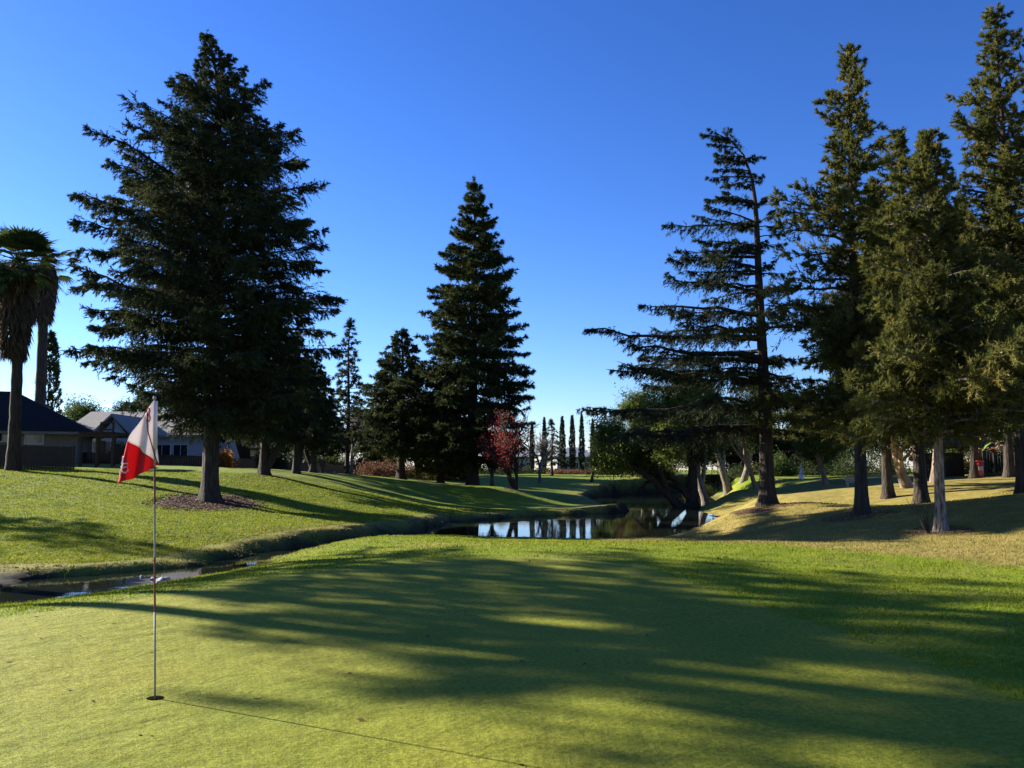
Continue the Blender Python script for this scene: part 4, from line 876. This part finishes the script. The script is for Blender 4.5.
# ------------------------------------------------------------------ small things
def rail_fence(name, label, u0, u1, D0, D1, h_, m, n, bars, picket=0.0):
    a = G(u0, D0); b_ = G(u1, D1); r = empty(name, a, label, 'fence'); d = b_ - a
    for k_ in range(n + 1): q = d * k_ / n; MB().bar((q[0], q[1], q[2] - .2), (q[0], q[1], q[2] + h_), .06).build('post', M[m], r)
    B = MB()
    for z in bars: B.bar((0, 0, z * h_), (d[0], d[1], d[2] + z * h_), .045)
    B.build('rail', M[m], r)
    if picket:
        B = MB(); L_ = math.hypot(d[0], d[1]); c = int(L_ / picket)
        for k_ in range(c): q = d * (k_ + .5) / c; B.bar((q[0], q[1], q[2] + .05), (q[0], q[1], q[2] + h_ - .02), .018)
        B.build('pickets', M[m], r)
M['iron'] = mat('iron_black', (0.02, 0.02, 0.02), 0.5)
M['rail_grey'] = mat('rail_grey', (0.16, 0.16, 0.16), 0.6)
rail_fence('railing', 'pale metal railing behind the grey-trunked trees on the far right lawn', 712, 748, 94, 92, 1.3, 'rail_grey', 6, (.98, .5))
rail_fence('iron_fence', 'dark iron picket fence at the far right behind the shrubs', 984, 1040, 47, 45, 1.5, 'iron', 5, (.97, .12), .13)
# fountain
M['spray'] = mat('water_spray', (0.75, 0.82, 0.92), 0.6); _p = M['spray'].node_tree.nodes['Principled BSDF']; _p.inputs['Alpha'].default_value = 0.75; _p.inputs['Subsurface Weight'].default_value = 0.0
fx, fy = px(801, 470, 61)[0], 61.0
fo = empty('fountain', (fx, fy, P2Z), 'white fountain jet rising from the far pond', 'fountain')
n = 700; t = rng.random(n); a_ = rng.uniform(0, 6.28, n); rr = (.03 + .2 * (1 - t) ** 1.5) * rng.random(n) ** .5; hF = 1.0
P = np.stack([np.cos(a_) * rr, np.sin(a_) * rr, .03 + hF * t], -1); v_, tt2 = needles(P, nrm(np.stack([np.cos(a_) * .2, np.sin(a_) * .2, np.ones(n)], -1)), np.full(n, .05), 3, .07, .03)
mesh_obj('jet', v_, np.arange(len(v_)).reshape(-1, 3), M['spray'], fo)
MB().tube([(0, 0, -.15), (0, 0, .06)], [.35, .3], 14).build('nozzle', M['iron'], fo)
# marker post, yardage stones, culvert stones, red bin, white box
def marker(u, D, label, r=.13, m='white_paint'):
    p = G(u, D); B = MB(); B.tube([(0, 0, -.05), (0, 0, r * .5), (0, 0, r * 1.3), (0, 0, r * 1.9), (0, 0, r * 2.1)], [r * .75, r, r * 1.02, r * .6, r * .1], 10); o = B.build('tee_marker', M[m], None, True); o.location = tuple(p); tag(o, label, 'tee marker')
marker(621, 92, 'small white tee marker left of the thin brownish young tree', .16); marker(654, 90, 'white tee marker in front of the sprawling green tree', .2); marker(676, 52, 'white tee marker at the foot of the sprawling tree trunk', .14)
marker(334, 62, 'tiny white tee marker on the lawn beside the marker post', .10)
p = G(322.5, 60); mp_ = empty('marker_post', p, 'small dark post with a plate on the lawn right of the forked trunk', 'post')
MB().box(-.05, .05, -.05, .05, -.2, .75).build('stake', M['wood_dark'], mp_); MB().box(-.2, .2, -.075, -.052, .45, .95).build('plate', M['wood_dark'], mp_)
def boulder(label, loc_, sx, sy, sz, seed, m='stone'):
    import bmesh
    bm = bmesh.new(); bmesh.ops.create_icosphere(bm, subdivisions=3, radius=1)
    R = np.random.default_rng(seed); ph = R.uniform(0, 6, 6)
    for v in bm.verts:
        c = v.co; f = 1 + .14 * math.sin(3 * c.x + ph[0]) * math.sin(3.3 * c.y + ph[1]) + .08 * math.sin(7 * c.z + ph[2] + 4 * c.x) + .05 * math.sin(9 * c.y + ph[3]); v.co = Vector((c.x * sx * f, c.y * sy * f, c.z * sz * f))
    me = bpy.data.meshes.new('rock'); bm.to_mesh(me); bm.free(); me.materials.append(M[m]); o = bpy.data.objects.new('rock', me); COL.objects.link(o); o.location = tuple(loc_); o.rotation_euler = (0, 0, R.uniform(0, 6)); tag(o, label, 'rock')
for k_, (u, D, s_, lb) in enumerate([(167, 18.9, .17, 'pale rounded rock at the right end of the near creek puddle'), (172, 19.3, .12, 'smaller pale rock touching the rounded rock by the puddle'), (160, 19.4, .10, 'low grey rock left of the pale rock by the puddle'), (148, 19.8, .08, 'small grey stone on the far edge of the puddle')]):
    x_ = (u - 512) / F * D; z_ = max(tz(x_, D), WATER); boulder(lb, (x_, D, z_ + s_ * .1), s_ * .8, s_ * .6, s_ * .5, 60 + k_)
p = G(978.5, 46); rb = empty('litter_bin', p, 'red bin with a white panel near the iron fence on the right', 'bin'); M['bin_red'] = mat('bin_red', (0.40, 0.04, 0.03), 0.45)
MB().tube([(0, 0, -.02), (0, 0, .1), (0, 0, .85)], [.22, .25, .29], 14).build('body', M['bin_red'], rb, True); MB().tube([(0, 0, .852), (0, 0, .93), (0, 0, .98)], [.31, .30, .12], 14).build('lid', M['bin_red'], rb, True)
MB().box(-.12, .12, -.30, -.285, .4, .62).build('panel', M['white_paint'], rb)
p = G(848, 50); wb_ = empty('bench', p, 'low white bench at the edge of the far pond', 'bench')
MB().box(0, .75, 0, .35, .28, .34).build('seat', M['white_paint'], wb_); MB().box(0, .75, .36, .40, .36, .62).build('backrest', M['white_paint'], wb_)
for xx in (.02, .67): MB().box(xx, xx + .06, .03, .33, -.1, .278).build('leg', M['white_paint'], wb_)
# stone edge of the far pond
B = MB(); n = 60; th = np.linspace(0, 2 * np.pi, n + 1)
for k_ in range(n):
    a0, a1 = th[k_], th[k_ + 1] - .01
    q = [(P2[0] + P2[2] * r_ * math.cos(a_), P2[1] + P2[3] * r_ * math.sin(a_)) for a_, r_ in ((a0, .98), (a1, .98), (a1, 1.03), (a0, 1.03))]
    B.add([(x, y, P2Z - .2) for x, y in q] + [(x, y, P2Z + .10) for x, y in q], [[0,3,2,1],[4,5,6,7],[0,1,5,4],[1,2,6,5],[2,3,7,6],[3,0,4,7]])
tag(B.build('pond_edging', M['wood_red']), 'reddish-brown edging around the far fountain pond', 'edging')
# banana plant
p = G(1006, 47); bn = empty('banana_plant', p, 'bright green broad-leaved plant by the right-edge redwood', 'plant')
V = []; TT = []; T = Tubes()
for k_ in range(16):
    az = k_ * 2.4; el = rng.uniform(.2, 1.1); o = np.array([0, 0, 2.0]); L_ = rng.uniform(1.0, 1.5); prev = None
    for j_ in range(7):
        s_ = j_ / 6; q = o + np.array([math.cos(az) * L_ * s_ * math.cos(el), math.sin(az) * L_ * s_ * math.cos(el), L_ * s_ * math.sin(el) - .7 * L_ * s_ * s_]); sd = np.array([-math.sin(az), math.cos(az), 0]) * .24 * math.sin(min(1, s_ + .12) * 2.9)
        if prev is not None: V += [prev[0], prev[1], q - sd, prev[1], q + sd, q - sd]; TT += [rng.uniform(.2, 1)] * 6
        prev = (q - sd, q + sd)
T.add(np.array([(0, 0, -.2), (0, 0, 1), (0.02, 0, 2.05)]), [.14, .11, .07], 9); V_, F_ = T.get(); mesh_obj('stem', V_, F_, M['bark_grey'], bn, True)
mesh_obj('leaves', np.array(V), np.arange(len(V)).reshape(-1, 3), M['leafbright'], bn, attrs=dict(tint=TT))
# sucker shoots and fallen leaves
sh_ = G(930, 20.2); T = Tubes()
for k_ in range(7): dx = rng.uniform(-.45, -.05); T.add(np.array([(0, 0, -.1), (dx * .5, rng.uniform(-.1, .1), .35), (dx, rng.uniform(-.2, .2), rng.uniform(.5, 1.0))]), [.016, .011, .004], 5)
V_, F_ = T.get(); tag(mesh_obj('sapling_shoots', V_, F_, M['bark']), 'thin sucker shoots left of the pale furrowed trunk', 'shoots').location = tuple(sh_)
n = 3500; xs = rng.uniform(-9, 13, n); ys = 4 + 22 * rng.random(n) ** .8; zs = terrain(xs, ys) + .008; ok = (zs > WATER + .15) & ~((xs < 4) & (ys < 14) & (rng.random(n) < .85)); xs, ys, zs = xs[ok], ys[ok], zs[ok]; n = len(xs)
P = np.stack([xs, ys, zs], -1); a = nrm(np.concatenate([rng.normal(0, 1, (n, 2)), rng.normal(0, .25, (n, 1))], 1)); b_ = nrm(np.cross(a, np.array([0, 0, 1.]) + rng.normal(0, .2, (n, 3)))); sz = rng.uniform(.012, .035, (n, 1))
V = np.stack([P - a * sz, P + b_ * sz * .6, P + a * sz, P - b_ * sz * .6], 1).reshape(-1, 3)
V[:, 2] = np.maximum(V[:, 2], np.repeat(zs, 4) - .004)
M['litter'] = leaf_mat('fallen_leaf', (0.10, 0.05, 0.025), (0.28, 0.15, 0.06), None, .1)
tag(mesh_obj('fallen_leaves', V, np.arange(len(V)).reshape(-1, 4), M['litter'], attrs=dict(tint=np.repeat(rng.random(n), 4))), 'small brown leaves scattered over the grass', 'leaves', kind='stuff')

# grass blades: very short on the putting surface, longer on the fringe and along the creek
def blades(name, label, n, xr, yr, hfun, keep, m, wid):
    y = yr[0] + (yr[1] - yr[0]) * rng.random(n) ** 1.5; x = rng.uniform(-1, 1, n) * np.minimum(y * 0.64 + .4, xr)
    z = terrain(x, y); d, wd, side = creek_d(x, y)
    ok = keep(x, y, z, d - wd, side); x, y, z = x[ok], y[ok], z[ok]; n = len(x)
    h = hfun(x, y, z) * rng.uniform(.5, 1.3, n); a = rng.uniform(0, 6.28, n); ln = rng.normal(0, .45, (n, 2)) * h[:, None]; w_ = wid * (.6 + y / 9.0) * rng.uniform(.6, 1.3, n)
    B0 = np.stack([x - np.cos(a) * w_, y - np.sin(a) * w_, z - .003], -1); B1 = np.stack([x + np.cos(a) * w_, y + np.sin(a) * w_, z - .003], -1); T_ = np.stack([x + ln[:, 0], y + ln[:, 1], z + h], -1)
    V = np.stack([B0, B1, T_], 1).reshape(-1, 3)
    t = np.clip(0.45 + .3 * wob(x, y, 1.7, 31) + rng.normal(0, .18, n), 0, 1)
    tag(mesh_obj(name, V, np.arange(len(V)).reshape(-1, 3), M[m], attrs=dict(tint=np.repeat(t, 3))), label, 'grass', kind='stuff')
M['blade_green'] = leaf_mat('blade_green', (0.11, 0.16, 0.015), (0.245, 0.26, 0.032), (0.35, 0.32, 0.07), .5)
M['blade_fringe'] = leaf_mat('blade_fringe', (0.10, 0.15, 0.010), (0.24, 0.26, 0.018), (0.38, 0.32, 0.07), .4)
M['blade_dry'] = leaf_mat('blade_dry', (0.12, 0.14, 0.02), (0.34, 0.26, 0.085), (0.45, 0.34, 0.14), .35)
def on_green(x, y): return (y < seg_curve(x)) & (x < 4.1)
def is_dry(x, y): return (x - np.interp(y, [0, 8, 12, 15, 18, 21, 26, 40, 70], [18, 12.5, 9.0, 6.6, 4.8, 2.5, 2.0, 5.5, 9.5]) + 0.9 * wob(x, y, 5, 6) + rng.normal(0, .5, x.shape)) > .3
blades('putting_grass', 'close-mown short grass of the putting green', 330000, 20, (3.0, 16), lambda x, y, z: .007 + 0 * x, lambda x, y, z, d, s_: on_green(x, y), 'blade_green', .0022)
blades('fringe_grass', 'longer bright green grass around the putting green', 260000, 20, (3.0, 26), lambda x, y, z: .022 + .02 * (wob(x, y, 1.1, 8) > .25), lambda x, y, z, d, s_: ~on_green(x, y) & ~is_dry(x, y) & (d > 2.0), 'blade_fringe', .004)
blades('dry_grass', 'dry tan grass on the right-hand slope', 200000, 22, (8.0, 32), lambda x, y, z: .03 + 0 * x, lambda x, y, z, d, s_: ~on_green(x, y) & (is_dry(x, y) | (d < 2.2)) & (d > 0.8), 'blade_dry', .004)
M['blade_bank'] = leaf_mat('blade_bank', (0.04, 0.05, 0.012), (0.13, 0.12, 0.03), (0.26, 0.2, 0.07), .3)
blades('bank_grass', 'ragged longer grass and weeds hanging over the creek edge', 300000, 26, (12.0, 50), lambda x, y, z: .025 + .05 * rng.random(len(x)) ** 2, lambda x, y, z, d, s_: (d > .15) & (d < 1.4) & (rng.random(len(x)) < np.where(d < .6, .15, .8)) & (wob(x, y, 1.3, 44) > -.1), 'blade_bank', .006)

M['blade_lawn'] = leaf_mat('blade_lawn', (0.10, 0.145, 0.012), (0.26, 0.27, 0.026), (0.40, 0.33, 0.08), .4)
blades('lawn_grass', 'patchy mown grass of the sloping left lawn', 420000, 40, (17.0, 48), lambda x, y, z: .035 + .02 * (wob(x, y, .9, 9) > .2), lambda x, y, z, d, s_: (s_ > 0) & (d > 1.9) & (np.hypot((x - ct[0]) / 2.0, (y - ct[1]) / 3.1) > 1), 'blade_lawn', .005)

n = 5000; a = rng.uniform(0, 6.28, n); q = rng.random(n) ** .6 * 1.05; xs = ct[0] + np.cos(a) * q * 2.2; ys = ct[1] - .2 + np.sin(a) * q * 3.4; zs = terrain(xs, ys) + .012
P = np.stack([xs, ys, zs], -1); a = nrm(np.concatenate([rng.normal(0, 1, (n, 2)), rng.normal(0, .35, (n, 1))], 1)); b_ = nrm(np.cross(a, np.array([0, 0, 1.]) + rng.normal(0, .4, (n, 3)))); sz = rng.uniform(.02, .07, (n, 1))
V = np.stack([P - a * sz, P + b_ * sz * .35, P + a * sz, P - b_ * sz * .35], 1).reshape(-1, 3)
M['chip'] = leaf_mat('bark_chip', (0.05, 0.028, 0.018), (0.22, 0.12, 0.075), None, .0)
tag(mesh_obj('mulch_chips', V, np.arange(len(V)).reshape(-1, 4), M['chip'], attrs=dict(tint=np.repeat(rng.random(n), 4))), 'brown bark chips and needles scattered under the big left cedar', 'mulch', kind='stuff')
